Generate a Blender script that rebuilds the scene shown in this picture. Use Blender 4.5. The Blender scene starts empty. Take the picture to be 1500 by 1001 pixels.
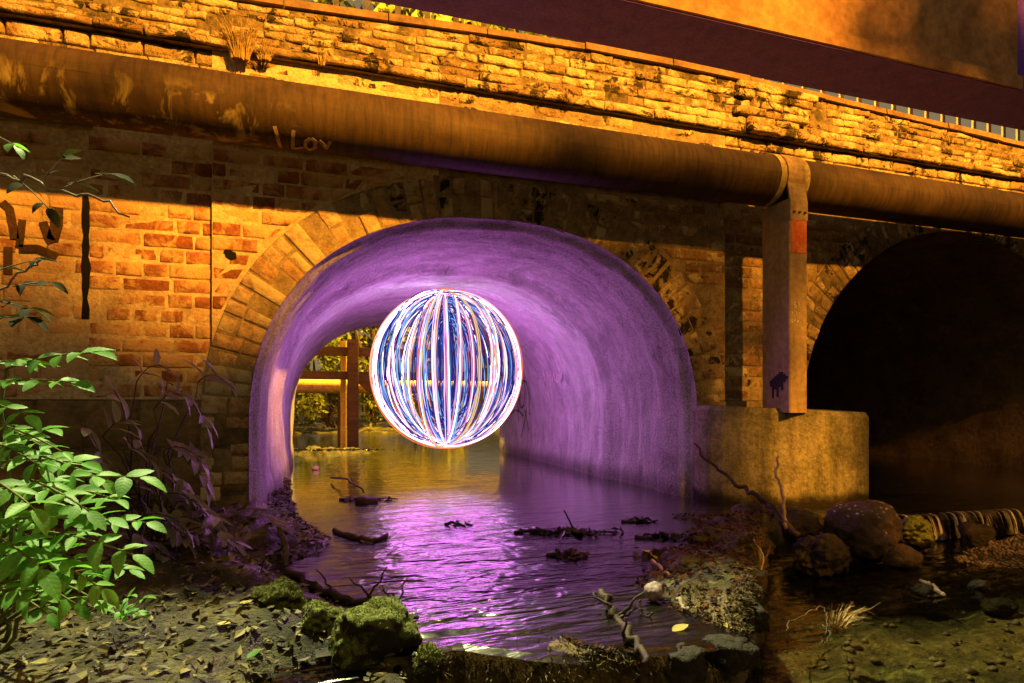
import bpy, math, random
from mathutils import Vector, Matrix, Quaternion, noise

# ------------------------------------------------------------------ camera, world, lamps, exposure
scene = bpy.context.scene
COL = scene.collection
FPX = 890.0                      # focal length in photo pixels (photo 1500 wide)
CAMY = -3.37
YAW = math.radians(17.93)
SN, CS = math.sin(YAW), math.cos(YAW)

cam_d = bpy.data.cameras.new('camera'); cam = bpy.data.objects.new('camera', cam_d); COL.objects.link(cam)
cam_d.sensor_width = 36.0; cam_d.lens = 36.0 * FPX / 1500.0
cam_d.shift_y = 89.5 / 1500.0
cam_d.clip_start = 0.05; cam_d.clip_end = 500
cam.location = (0, CAMY, 0); cam.rotation_euler = (math.radians(90), 0, -YAW)
scene.camera = cam

world = bpy.data.worlds.new('World'); scene.world = world; world.use_nodes = True
wn = world.node_tree; bg = wn.nodes['Background']
bg.inputs['Color'].default_value = (0.95, 0.70, 0.36, 1); bg.inputs['Strength'].default_value = 0.26

def lamp(name, kind, loc, power, color, size=0.1, target=None, cone=60, blend=0.3):
    d = bpy.data.lights.new(name, kind); d.energy = power; d.color = color; d.shadow_soft_size = size
    if kind == 'SPOT': d.spot_size = math.radians(cone); d.spot_blend = blend
    o = bpy.data.objects.new(name, d); COL.objects.link(o); o.location = loc
    if target is not None:
        o.rotation_euler = (Vector(target) - Vector(loc)).to_track_quat('-Z', 'Y').to_euler()
    return o
ORB = Vector((1.03, 1.56, 0.28))
LAMP = Vector((4.5, -10.3, 7.3))
lamp('sodium_street_light', 'SPOT', LAMP, 30000, (1.0, 0.385, 0.028), 0.26, (1.8, 0, 1.2), 75, 0.3)
lamp('white_street_light', 'SPOT', (0.2, 3.2, 8.8), 12500, (1.0, 0.98, 0.46), 0.10, (-0.3, -1.95, -0.5), 46, 0.9)
lamp('far_sodium_light', 'POINT', (2.4, 7.0, 5.0), 10500, (1.0, 0.56, 0.05), 0.12)
lamp('orb_light', 'POINT', ORB, 150, (0.90, 0.13, 1.0), 0.55)

scene.view_settings.view_transform = 'Standard'; scene.view_settings.look = 'None'
scene.view_settings.exposure = 0.0; scene.view_settings.gamma = 1.0
scene.view_settings.use_curve_mapping = False
scene.render.engine = 'CYCLES'
scene.cycles.use_denoising = True
scene.cycles.max_bounces = 5; scene.cycles.diffuse_bounces = 2; scene.cycles.glossy_bounces = 2
scene.cycles.adaptive_threshold = 0.02
scene.cycles.transparent_max_bounces = 12; scene.cycles.transmission_bounces = 4
scene.cycles.sample_clamp_indirect = 6.0
scene.cycles.caustics_reflective = False; scene.cycles.caustics_refractive = False

# ------------------------------------------------------------------ helpers
RND = random.Random(7)
WZ, LZ = -0.62, -0.745           # upper pool level, lower creek level

def ray(px, py):
    a = (px - 750.0) / FPX; b = (590.0 - py) / FPX
    return Vector((SN + CS * a, CS - SN * a, b))
def P(px, py, X=None, Y=None, Z=None, t=None):
    d = ray(px, py)
    if Y is not None: t = (Y - CAMY) / d.y
    elif Z is not None: t = Z / d.z
    elif X is not None: t = X / d.x
    return Vector((d.x * t, CAMY + d.y * t, d.z * t))

def smooth(e0, e1, x):
    t = max(0.0, min(1.0, (x - e0) / (e1 - e0))); return t * t * (3 - 2 * t)
def nz(x, y, z=0.0): return noise.noise(Vector((x, y, z)))
def fbm(x, y, z=0.0, o=4):
    s = 0; a = 1; f = 1
    for _ in range(o): s += a * noise.noise(Vector((x * f, y * f, z * f))); a *= 0.5; f *= 2.03
    return s

def tag(o, label=None, cat=None, group=None, kind=None):
    if label: o['label'] = label
    if cat: o['category'] = cat
    if group: o['group'] = group
    if kind: o['kind'] = kind
    return o
def empty(name, loc=(0, 0, 0)):
    o = bpy.data.objects.new(name, None); COL.objects.link(o); o.location = loc; o.empty_display_size = 0.1
    return o

class MB:
    def __init__(self): self.v = []; self.f = []
    def add(self, vs, fs):
        n = len(self.v); self.v += [tuple(p) for p in vs]; self.f += [tuple(i + n for i in q) for q in fs]
        return self
    def box(self, x0, x1, y0, y1, z0, z1):
        return self.add([(x0,y0,z0),(x1,y0,z0),(x1,y1,z0),(x0,y1,z0),(x0,y0,z1),(x1,y0,z1),(x1,y1,z1),(x0,y1,z1)],
                 [(0,3,2,1),(4,5,6,7),(0,1,5,4),(1,2,6,5),(2,3,7,6),(3,0,4,7)])
    def grid(self, fn, nu, nv, flip=False):
        vs = [fn(i / nu, j / nv) for j in range(nv + 1) for i in range(nu + 1)]
        fs = []
        for j in range(nv):
            for i in range(nu):
                a = j * (nu + 1) + i; q = (a, a + 1, a + nu + 2, a + nu + 1)
                fs.append(q[::-1] if flip else q)
        return self.add(vs, fs)
    def tube(self, pts, rad, sides=6, closed=False, cap=True):
        pts = [Vector(p) for p in pts]; n = len(pts)
        rs = rad if isinstance(rad, (list, tuple)) else [rad] * n
        up = None; vs = []
        for i, p in enumerate(pts):
            if closed: d = pts[(i + 1) % n] - pts[i - 1]
            else: d = pts[min(i + 1, n - 1)] - pts[max(i - 1, 0)]
            d = d.normalized() if d.length > 1e-9 else Vector((0, 0, 1))
            if up is None:
                up = Vector((0, 0, 1)) if abs(d.z) < 0.9 else Vector((1, 0, 0))
            s = d.cross(up)
            if s.length < 1e-6: s = d.orthogonal()
            s.normalize(); up = s.cross(d).normalized()
            for k in range(sides):
                w = 2 * math.pi * k / sides
                vs.append(p + (s * math.cos(w) + up * math.sin(w)) * rs[i])
        fs = []
        m = n if closed else n - 1
        for i in range(m):
            j = (i + 1) % n
            for k in range(sides):
                k2 = (k + 1) % sides
                fs.append((i * sides + k, i * sides + k2, j * sides + k2, j * sides + k))
        if cap and not closed:
            fs.append(tuple(range(sides))[::-1]); fs.append(tuple((n - 1) * sides + k for k in range(sides)))
        return self.add(vs, fs)
    def mesh(self, name, mat, smooth_=False, origin=None):
        me = bpy.data.meshes.new(name)
        vs = self.v if origin is None else [(x - origin[0], y - origin[1], z - origin[2]) for x, y, z in self.v]
        me.from_pydata(vs, [], self.f)
        if mat: me.materials.append(mat)
        if smooth_: me.polygons.foreach_set('use_smooth', [True] * len(me.polygons))
        me.update(); return me
    def build(self, name, mat, parent=None, smooth_=False, origin=None):
        o = bpy.data.objects.new(name, self.mesh(name, mat, smooth_, origin)); COL.objects.link(o)
        if origin is not None: o.location = origin
        if parent: o.parent = parent
        return o

def wig(p0, p1, n=8, amp=0.02, seed=0):
    """a crooked line from p0 to p1"""
    p0 = Vector(p0); p1 = Vector(p1); out = []
    for i in range(n + 1):
        t = i / n; e = math.sin(math.pi * t) ** 0.6 if 0 < t < 1 else 0
        o = Vector((nz(seed + t * 3.1, 1.7), nz(seed + t * 3.1, 9.2), nz(seed + t * 3.1, 17.7))) * amp * 2 * e
        out.append(p0.lerp(p1, t) + o)
    return out
def poly(pts, n=5, amp=0.008, seed=0):
    out = []
    for i in range(len(pts) - 1):
        w = wig(pts[i], pts[i + 1], n, amp, seed + i * 5.3)
        out += w[:-1]
    return out + [Vector(pts[-1])]

# ------------------------------------------------------------------ materials
def node(nt, t, **kw):
    n = nt.nodes.new(t)
    for k, v in kw.items(): setattr(n, k, v)
    return n
class M:
    """small wrapper for building node materials"""
    def __init__(self, name):
        self.m = bpy.data.materials.new(name); self.m.use_nodes = True
        self.nt = self.m.node_tree; self.b = self.nt.nodes['Principled BSDF']; self.out = self.nt.nodes['Material Output']
        self.L = self.nt.links.new
        self.pos = node(self.nt, 'ShaderNodeNewGeometry').outputs['Position']
    def map(self, scale, src=None, rot=(0, 0, 0)):
        n = node(self.nt, 'ShaderNodeMapping'); n.inputs['Scale'].default_value = scale if isinstance(scale, tuple) else (scale,) * 3
        n.inputs['Rotation'].default_value = rot
        self.L(src or self.pos, n.inputs['Vector']); return n.outputs[0]
    def noise(self, scale, detail=5, rough=0.55, dist=0.0, stretch=None, src=None):
        n = node(self.nt, 'ShaderNodeTexNoise'); n.inputs['Scale'].default_value = scale; n.inputs['Detail'].default_value = min(detail, 4)
        n.inputs['Roughness'].default_value = rough; n.inputs['Distortion'].default_value = dist
        self.L(self.map(stretch, src) if stretch else (src or self.pos), n.inputs['Vector']); return n.outputs['Fac']
    def vor(self, scale, feature='F1', stretch=None):
        n = node(self.nt, 'ShaderNodeTexVoronoi', feature=feature); n.inputs['Scale'].default_value = scale
        self.L(self.map(stretch) if stretch else self.pos, n.inputs['Vector']); return n.outputs['Distance']
    def ramp(self, fac, stops):
        n = node(self.nt, 'ShaderNodeValToRGB'); e = n.color_ramp.elements
        while len(e) < len(stops): e.new(0.5)
        for el, (p, c) in zip(e, stops):
            el.position = p; el.color = (c[0], c[1], c[2], 1) if isinstance(c, tuple) else (c, c, c, 1)
        self.L(fac, n.inputs['Fac']); return n.outputs['Color']
    def mix(self, fac, a, b, mode='MIX'):
        n = node(self.nt, 'ShaderNodeMix', data_type='RGBA', blend_type=mode)
        for sock, v in ((n.inputs[0], fac), (n.inputs[6], a), (n.inputs[7], b)):
            if isinstance(v, (int, float)): sock.default_value = v
            elif isinstance(v, tuple): sock.default_value = (v[0], v[1], v[2], 1)
            else: self.L(v, sock)
        return n.outputs[2]
    def math(self, op, a, b=0.0, clamp=False):
        n = node(self.nt, 'ShaderNodeMath', operation=op, use_clamp=clamp)
        for sock, v in ((n.inputs[0], a), (n.inputs[1], b)):
            if isinstance(v, (int, float)): sock.default_value = v
            else: self.L(v, sock)
        return n.outputs[0]
    def xyz(self, src=None):
        n = node(self.nt, 'ShaderNodeSeparateXYZ'); self.L(src or self.pos, n.inputs[0]); return n.outputs
    def rng(self, v, a, b, c=0.0, d=1.0):
        n = node(self.nt, 'ShaderNodeMapRange'); n.interpolation_type = 'SMOOTHSTEP'
        self.L(v, n.inputs[0])
        for i, q in enumerate((a, b, c, d)): n.inputs[1 + i].default_value = q
        return n.outputs[0]
    def rand(self): return node(self.nt, 'ShaderNodeObjectInfo').outputs['Random']
    def bump(self, h, strength=0.5, dist=0.01, base=None):
        n = node(self.nt, 'ShaderNodeBump'); n.inputs['Strength'].default_value = strength; n.inputs['Distance'].default_value = dist
        self.L(h, n.inputs['Height'])
        if base: self.L(base, n.inputs['Normal'])
        return n.outputs[0]
    def done(self, color=None, rough=0.85, normal=None, spec=0.3, metal=0.0):
        for k, v in (('Base Color', color), ('Roughness', rough)):
            if v is None: continue
            if isinstance(v, tuple): self.b.inputs[k].default_value = (v[0], v[1], v[2], 1)
            elif isinstance(v, (int, float)): self.b.inputs[k].default_value = v
            else: self.L(v, self.b.inputs[k])
        self.b.inputs['Specular IOR Level'].default_value = spec; self.b.inputs['Metallic'].default_value = metal
        if normal: self.L(normal, self.b.inputs['Normal'])
        return self.m

def brick_mat(name, tones, smear, dark, smear_col=(0.50, 0.42, 0.28), dark_col=(0.02, 0.016, 0.012), bump=0.8):
    m = M(name)
    c = m.ramp(m.rand(), [(i / (len(tones) - 1), t) for i, t in enumerate(tones)])
    c = m.mix(m.ramp(m.noise(22, 5, 0.65), [(0.3, 0.55), (0.7, 1.35)]), (0, 0, 0), c, 'MULTIPLY') if False else \
        m.mix(1.0, c, m.ramp(m.noise(24, 6, 0.7), [(0.28, 0.45), (0.72, 1.45)]), 'MULTIPLY')
    sm = m.ramp(m.math('ADD', m.noise(7.5, 6, 0.7, 0.6), m.math('MULTIPLY', m.rand(), 0.16)), [(0.66 - smear, 0.0), (0.74 - smear * 0.75, 1.0)])
    c = m.mix(sm, c, smear_col)
    dk = m.ramp(m.noise(5.2, 7, 0.74, 0.4), [(0.40 + dark - 0.25, 1.0), (0.47 + dark - 0.25, 0.0)])
    c = m.mix(dk, c, dark_col)
    h = m.math('ADD', m.noise(60, 6, 0.7), m.math('MULTIPLY', m.noise(14, 4, 0.6), 1.6))
    h = m.math('SUBTRACT', h, m.math('MULTIPLY', dk, 0.7))
    return m.done(c, 0.9, m.bump(h, bump, 0.012), 0.2)

def simple_mat(name, c1, c2, scale=8, rough=0.85, bump=0.5, bscale=50, bdist=0.008, c3=None, stretch=None, spec=0.3):
    m = M(name)
    stops = [(0.3, c1), (0.7, c2)] if c3 is None else [(0.28, c1), (0.52, c2), (0.74, c3)]
    c = m.ramp(m.noise(scale, 6, 0.65, 0.3, stretch), stops)
    c = m.mix(1.0, c, m.ramp(m.noise(scale * 6, 4, 0.6), [(0.3, 0.7), (0.7, 1.25)]), 'MULTIPLY')
    return m.done(c, rough, m.bump(m.noise(bscale, 6, 0.68), bump, bdist), spec)

# wall bricks: red brick with pale mortar smeared over; the arch side is sooty
MAT = {}
MAT['brick'] = brick_mat('red_brick', [(0.22, 0.075, 0.035), (0.33, 0.13, 0.065), (0.40, 0.19, 0.095), (0.28, 0.10, 0.045)], 0.13, 0.08, (0.56, 0.36, 0.19))
MAT['brick_limed'] = brick_mat('limed_brick', [(0.30, 0.12, 0.06), (0.42, 0.22, 0.11), (0.36, 0.14, 0.07)], 0.22, 0.05, (0.58, 0.38, 0.21))
MAT['brick_soot'] = brick_mat('sooty_brick', [(0.17, 0.10, 0.055), (0.30, 0.19, 0.10), (0.24, 0.13, 0.07)], 0.05, 0.17)
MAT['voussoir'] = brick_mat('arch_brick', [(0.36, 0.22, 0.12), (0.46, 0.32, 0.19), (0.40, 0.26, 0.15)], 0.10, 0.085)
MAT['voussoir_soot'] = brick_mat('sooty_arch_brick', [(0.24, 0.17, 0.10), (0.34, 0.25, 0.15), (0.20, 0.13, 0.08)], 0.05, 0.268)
MAT['parapet'] = brick_mat('weathered_buff_brick', [(0.26, 0.17, 0.085), (0.38, 0.28, 0.15), (0.46, 0.36, 0.20), (0.32, 0.19, 0.085)], 0.08, 0.25, (0.60, 0.50, 0.31), (0.05, 0.038, 0.016), 1.5)
MAT['mortar'] = simple_mat('pale_mortar', (0.42, 0.30, 0.17), (0.74, 0.58, 0.38), 9, 0.95, 0.8, 70, 0.01)
MAT['mortar_dark'] = simple_mat('dirty_mortar', (0.05, 0.04, 0.025), (0.22, 0.17, 0.10), 10, 0.95, 0.9, 60, 0.012)
MAT['plinth'] = simple_mat('mossy_plinth_render', (0.05, 0.042, 0.018), (0.20, 0.14, 0.07), 5, 0.9, 0.6, 40, 0.01, (0.24, 0.17, 0.09))
MAT['stone'] = simple_mat('string_stone', (0.14, 0.10, 0.06), (0.36, 0.28, 0.17), 12, 0.9, 0.7, 60, 0.01)
MAT['coping'] = simple_mat('coping_stone_brown', (0.12, 0.075, 0.04), (0.30, 0.19, 0.10), 6, 0.85, 0.5, 60, 0.006)
def concrete_mat():
    m = M('mossy_concrete')
    c = m.ramp(m.noise(3.0, 6, 0.68, 0.4), [(0.3, (0.13, 0.12, 0.05)), (0.52, (0.30, 0.27, 0.17)), (0.74, (0.42, 0.37, 0.27))])
    run = m.ramp(m.noise(9, 5, 0.7, 0.3, (1.0, 1.0, 0.12)), [(0.36, 0.35), (0.56, 1.0)])
    c = m.mix(0.75, c, m.mix(1.0, c, run, 'MULTIPLY'))
    c = m.mix(1.0, c, m.ramp(m.noise(42, 5, 0.75), [(0.34, 0.55), (0.6, 1.1)]), 'MULTIPLY')
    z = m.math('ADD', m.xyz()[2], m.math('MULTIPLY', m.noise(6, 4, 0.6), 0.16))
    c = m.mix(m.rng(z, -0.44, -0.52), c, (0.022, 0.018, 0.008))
    h = m.math('ADD', m.noise(60, 5, 0.75), m.math('MULTIPLY', m.noise(7, 4, 0.6), 1.2))
    return m.done(c, 0.9, m.bump(h, 0.8, 0.012), 0.2)
MAT['concrete'] = concrete_mat()
MAT['hollow_shade'] = simple_mat('hollow_shade_paint', (0.003, 0.0025, 0.002), (0.009, 0.007, 0.005), 20, 0.95)

def lining_mat():
    m = M('rendered_tunnel_lining')
    c = m.ramp(m.noise(2.6, 6, 0.6, 0.5), [(0.3, (0.50, 0.46, 0.45)), (0.7, (0.72, 0.68, 0.67))])
    pores = m.ramp(m.noise(70, 5, 0.8), [(0.36, 0.42), (0.54, 1.0)])
    near = m.rng(m.xyz()[1], 0.0, 1.6, 1.0, 0.45)
    c = m.mix(near, c, m.mix(1.0, c, pores, 'MULTIPLY'))
    streak = m.ramp(m.noise(2.6, 6, 0.68, 0.6, (1.2, 2.6, 1.2)), [(0.32, 0.68), (0.58, 1.0)])
    c = m.mix(0.85, c, m.mix(1.0, c, streak, 'MULTIPLY'))
    runs = m.ramp(m.noise(13, 4, 0.65, 0.4, (1.0, 1.0, 0.09)), [(0.52, 0.0), (0.66, 0.55)])
    c = m.mix(runs, c, (0.80, 0.77, 0.76))
    stain = m.ramp(m.noise(1.7, 4, 0.75, 0.8), [(0.34, 0.7), (0.46, 1.0)])
    c = m.mix(1.0, c, stain, 'MULTIPLY')
    crack = m.ramp(m.vor(2.1, 'DISTANCE_TO_EDGE', (1.0, 0.7, 1.0)), [(0.0, 0.35), (0.006, 1.0)])
    c = m.mix(m.ramp(m.noise(1.1, 2), [(0.5, 0.0), (0.6, 0.8)]), c, m.mix(1.0, c, crack, 'MULTIPLY'))
    damp = m.rng(m.xyz()[2], -0.60, -0.45, 0.25, 1.0)
    n2 = m.math('MULTIPLY', damp, 1.0)
    c = m.mix(1.0, c, m.mix(n2, (0.22, 0.20, 0.18), (1, 1, 1)), 'MULTIPLY')
    h = m.math('ADD', m.math('MULTIPLY', m.noise(70, 6, 0.8), 1.5), m.math('MULTIPLY', m.noise(4.0, 5, 0.6, 0.6, (1.3, 2.6, 1.3)), 2.4))
    return m.done(c, 0.82, m.bump(h, 0.9, 0.016), 0.25)
MAT['lining'] = lining_mat()
MAT['barrel'] = simple_mat('dark_barrel_brick', (0.16, 0.10, 0.06), (0.38, 0.26, 0.16), 4, 0.9, 0.6, 30, 0.012)

def pipe_mat():
    m = M('rusty_painted_pipe')
    c = m.ramp(m.noise(3.5, 7, 0.7, 0.6, (0.6, 1, 1)), [(0.28, (0.026, 0.014, 0.007)), (0.5, (0.060, 0.035, 0.017)), (0.74, (0.085, 0.053, 0.027))])
    st = m.ramp(m.noise(16, 5, 0.7, 0.3, (2.6, 0.25, 0.35)), [(0.34, 0.42), (0.58, 1.1)])
    c = m.mix(0.8, c, m.mix(1.0, c, st, 'MULTIPLY'))
    pz = m.rng(m.xyz()[2], 1.42, 1.24, 0.0, 1.0)
    lich = m.ramp(m.noise(7.5, 5, 0.65, 0.7, (1.0, 1.0, 0.6)), [(0.54, 0.0), (0.64, 1.0)])
    lx = m.rng(m.xyz()[0], 0.1, -0.5, 0.0, 0.75)
    c = m.mix(m.math('MULTIPLY', m.math('MULTIPLY', lich, pz), lx), c, (0.40, 0.33, 0.14))
    return m.done(c, 0.72, m.bump(m.noise(120, 5, 0.7), 0.35, 0.004), 0.3)
MAT['pipe'] = pipe_mat()
MAT['collar'] = simple_mat('yellowed_collar_paint', (0.12, 0.08, 0.03), (0.60, 0.48, 0.22), 14, 0.75, 0.4, 90, 0.003)
MAT['post'] = simple_mat('post_paint', (0.30, 0.21, 0.12), (0.46, 0.33, 0.18), 5, 0.7, 0.35, 110, 0.003, None, (3, 3, 0.5))
MAT['rust'] = simple_mat('rusty_bolt', (0.05, 0.025, 0.012), (0.16, 0.08, 0.035), 30, 0.8)
MAT['redpaint'] = simple_mat('faded_red_paint', (0.50, 0.10, 0.03), (0.58, 0.20, 0.08), 9, 0.7)
MAT['blackpaint'] = simple_mat('black_spray_paint', (0.010, 0.008, 0.010), (0.03, 0.022, 0.022), 12, 0.7)
MAT['chalk'] = simple_mat('white_marker', (0.62, 0.55, 0.48), (0.85, 0.8, 0.75), 30, 0.8)
MAT['palegraf'] = simple_mat('pale_daub', (0.32, 0.22, 0.11), (0.55, 0.40, 0.22), 22, 0.85)
MAT['browngraf'] = simple_mat('dark_brown_daub', (0.035, 0.018, 0.008), (0.10, 0.05, 0.02), 16, 0.85)
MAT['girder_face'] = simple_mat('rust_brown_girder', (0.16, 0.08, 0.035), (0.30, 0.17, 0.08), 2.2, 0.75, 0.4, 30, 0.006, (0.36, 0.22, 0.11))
MAT['girder_violet_cast'] = simple_mat('painted_violet_cast', (0.075, 0.03, 0.50), (0.12, 0.05, 0.66), 7, 0.85, 0.5, 30, 0.01)  # purple light cast put into the base colour
MAT['white_rail'] = simple_mat('weathered_picket_paint', (0.26, 0.22, 0.16), (0.42, 0.37, 0.28), 10, 0.6)
MAT['timber'] = simple_mat('dark_timber', (0.055, 0.028, 0.018), (0.13, 0.065, 0.04), 7, 0.85, 0.5, 60, 0.006, None, (0.4, 0.4, 3))
MAT['yellowpipe'] = simple_mat('ochre_pipe_paint', (0.55, 0.34, 0.10), (0.70, 0.46, 0.16), 5, 0.6, 0.2)
MAT['bark'] = simple_mat('wet_bark', (0.018, 0.012, 0.008), (0.075, 0.045, 0.028), 22, 0.6, 0.8, 70, 0.006)
MAT['pale_bark'] = simple_mat('pale_dead_wood', (0.20, 0.14, 0.10), (0.42, 0.32, 0.24), 26, 0.7, 0.5, 80, 0.004)
MAT['drygrass'] = simple_mat('dry_grass', (0.30, 0.20, 0.08), (0.52, 0.38, 0.16), 30, 0.8)
MAT['stem'] = simple_mat('green_stem', (0.10, 0.12, 0.03), (0.20, 0.20, 0.06), 20, 0.7)
MAT['rock'] = simple_mat('dark_wet_rock', (0.010, 0.008, 0.006), (0.045, 0.034, 0.024), 9, 0.7, 0.9, 30, 0.02, None, None, 0.2)
MAT['brownrock'] = simple_mat('brown_rock', (0.045, 0.03, 0.018), (0.15, 0.095, 0.05), 8, 0.7, 0.9, 36, 0.015)

def moss_mat():
    m = M('moss_on_rock')
    nrm = node(m.nt, 'ShaderNodeNewGeometry').outputs['Normal']
    up = m.math('ADD', m.xyz(nrm)[2], m.math('MULTIPLY', m.math('SUBTRACT', m.noise(7, 5, 0.7), 0.5), 1.3))
    moss = m.ramp(m.noise(55, 6, 0.75), [(0.3, (0.05, 0.06, 0.014)), (0.5, (0.17, 0.20, 0.045)), (0.72, (0.36, 0.40, 0.12))])
    stone = m.ramp(m.noise(12, 6, 0.7), [(0.3, (0.012, 0.010, 0.008)), (0.7, (0.055, 0.042, 0.026))])
    c = m.mix(m.rng(up, 0.05, 0.45), stone, moss)
    return m.done(c, 0.85, m.bump(m.noise(75, 6, 0.75), 1.0, 0.025), 0.25)
MAT['moss'] = moss_mat()

def speck_mat():
    m = M('rock_with_fallen_petals')
    c = m.ramp(m.noise(9, 6, 0.7), [(0.3, (0.03, 0.02, 0.016)), (0.7, (0.13, 0.085, 0.065))])
    sp = m.ramp(m.vor(38), [(0.22, 1.0), (0.28, 0.0)])
    nrm = node(m.nt, 'ShaderNodeNewGeometry').outputs['Normal']
    up = m.rng(m.math('ADD', m.xyz(nrm)[2], m.math('MULTIPLY', m.noise(10, 3), 0.9)), 0.75, 1.2)
    c = m.mix(m.math('MULTIPLY', sp, up), c, (0.55, 0.44, 0.32))
    return m.done(c, 0.7, m.bump(m.noise(45, 6, 0.7), 0.9, 0.015), 0.3)
MAT['speck'] = speck_mat()

def ground_mat():
    m = M('muddy_ground')
    c = m.ramp(m.noise(5.5, 7, 0.7, 0.4), [(0.38, (0.009, 0.007, 0.002)), (0.5, (0.05, 0.041, 0.012)), (0.66, (0.16, 0.135, 0.040))])
    c = m.mix(1.0, c, m.ramp(m.noise(48, 6, 0.75), [(0.3, 0.45), (0.68, 1.5)]), 'MULTIPLY')
    # deep bed is dark silt, the downstream bed carries green weed
    z = m.xyz()[2]
    c = m.mix(m.rng(z, -0.64, -0.76), c, m.mix(m.noise(4, 5), (0.02, 0.016, 0.010), (0.05, 0.042, 0.02)))
    X, Y = m.xyz()[0], m.xyz()[1]
    right = m.math('MULTIPLY', m.rng(X, 1.0, 1.5), m.rng(Y, -0.95, -1.25))
    weed = m.ramp(m.noise(7, 6, 0.7, 1.2, (1.0, 2.2, 1.0)), [(0.42, (0.008, 0.007, 0.003)), (0.54, (0.06, 0.055, 0.016)), (0.68, (0.22, 0.21, 0.07))])
    c = m.mix(right, c, weed)
    lip = m.math('MULTIPLY', m.math('MULTIPLY', m.rng(Y, -1.66, -1.82), m.rng(X, 0.22, 0.34)), m.rng(z, -0.88, -0.82))
    c = m.mix(lip, c, m.ramp(m.noise(26, 5, 0.7), [(0.34, (0.035, 0.022, 0.007)), (0.52, (0.16, 0.11, 0.03)), (0.7, (0.30, 0.23, 0.07))]))
    rough = m.ramp(m.noise(9, 4, 0.6), [(0.35, 0.32), (0.65, 0.95)])
    h = m.math('ADD', m.noise(30, 6, 0.7), m.math('MULTIPLY', m.noise(110, 5, 0.7), 0.5))
    return m.done(c, rough, m.bump(h, 1.0, 0.02), 0.4)
MAT['ground'] = ground_mat()

def water_mat(name, tint, ripples, rough=0.05, lo=0.0, refl=1.0):
    m = M(name); nt = m.nt; nt.nodes.remove(m.b)
    X, Y, Z = m.xyz()
    # ripples: crests lie across the view, packed near the weir and fading up the tunnel
    amt = m.rng(Y, 0.6, -0.7, 0.16, 1.0)
    side = m.math('MULTIPLY', m.rng(X, -0.1, 0.35, 0.15, 1.0), m.rng(X, 1.45, 0.85, 0.14, 1.0))
    amt = m.math('MULTIPLY', m.math('MULTIPLY', amt, side), m.rng(Y, -1.95, -1.45, 0.2, 1.0))
    h1 = m.math('ADD', m.noise(1.0, 3, 0.5, 0.5, (3.6, 12.5, 1.0)), m.math('MULTIPLY', m.noise(1.0, 2, 0.5, 0.5, (6.5, 5.0, 1.0)), 0.55))
    h2 = m.noise(1.0, 2, 0.5, 0.4, (13.0, 34.0, 1.0))
    h = m.math('ADD', h1, m.math('MULTIPLY', h2, 0.17))
    h = m.math('MULTIPLY', h, m.math('ADD', m.math('MULTIPLY', amt, ripples), lo))
    nrm = m.bump(h, 1.0, 0.03)
    fr = node(nt, 'ShaderNodeFresnel'); fr.inputs['IOR'].default_value = 1.42; m.L(nrm, fr.inputs['Normal'])
    gl = node(nt, 'ShaderNodeBsdfGlossy'); m.L(m.rng(Y, -0.2, 2.2, rough, rough * 0.3), gl.inputs['Roughness']); m.L(nrm, gl.inputs['Normal'])
    tr = node(nt, 'ShaderNodeBsdfTransparent'); tr.inputs['Color'].default_value = (*tint, 1)
    mx = node(nt, 'ShaderNodeMixShader')
    m.L(m.math('MULTIPLY', fr.outputs[0], refl, True), mx.inputs[0]); m.L(tr.outputs[0], mx.inputs[1]); m.L(gl.outputs[0], mx.inputs[2])
    m.L(mx.outputs[0], m.out.inputs['Surface'])
    return m.m
MAT['water'] = water_mat('pool_water', (0.20, 0.15, 0.11), 1.45, 0.19, 0.05, 2.0)
MAT['creek'] = water_mat('creek_water', (0.75, 0.72, 0.55), 0.5, 0.10, 0.25)

MAT['puddle'] = water_mat('puddle_water', (0.35, 0.28, 0.22), 0.3, 0.10, 0.5, 1.0)
MAT['sill'] = simple_mat('mossy_sill', (0.05, 0.04, 0.012), (0.20, 0.15, 0.04), 14, 0.6, 1.0, 40, 0.02, (0.30, 0.26, 0.08))
def fall_mat():
    m = M('falling_water')
    s = m.noise(1.0, 5, 0.65, 0.3, (46.0, 3.0, 5.0))
    c = m.ramp(s, [(0.38, (0.03, 0.022, 0.014)), (0.52, (0.20, 0.17, 0.13)), (0.66, (0.66, 0.60, 0.52))])
    m.done(c, 0.35, m.bump(s, 0.6, 0.02), 0.5)
    t = node(m.nt, 'ShaderNodeBsdfTransparent'); mx = node(m.nt, 'ShaderNodeMixShader')
    m.L(m.math('MULTIPLY', m.ramp(s, [(0.46, 0.05), (0.62, 1.0)]), m.ramp(m.noise(6, 4, 0.7, 0.0, (1.0, 1.0, 0.3)), [(0.36, 0.45), (0.56, 1.0)])), mx.inputs[0]); m.L(t.outputs[0], mx.inputs[1]); m.L(m.b.outputs[0], mx.inputs[2]); m.L(mx.outputs[0], m.out.inputs['Surface'])
    return m.m
MAT['fall'] = fall_mat()

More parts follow.
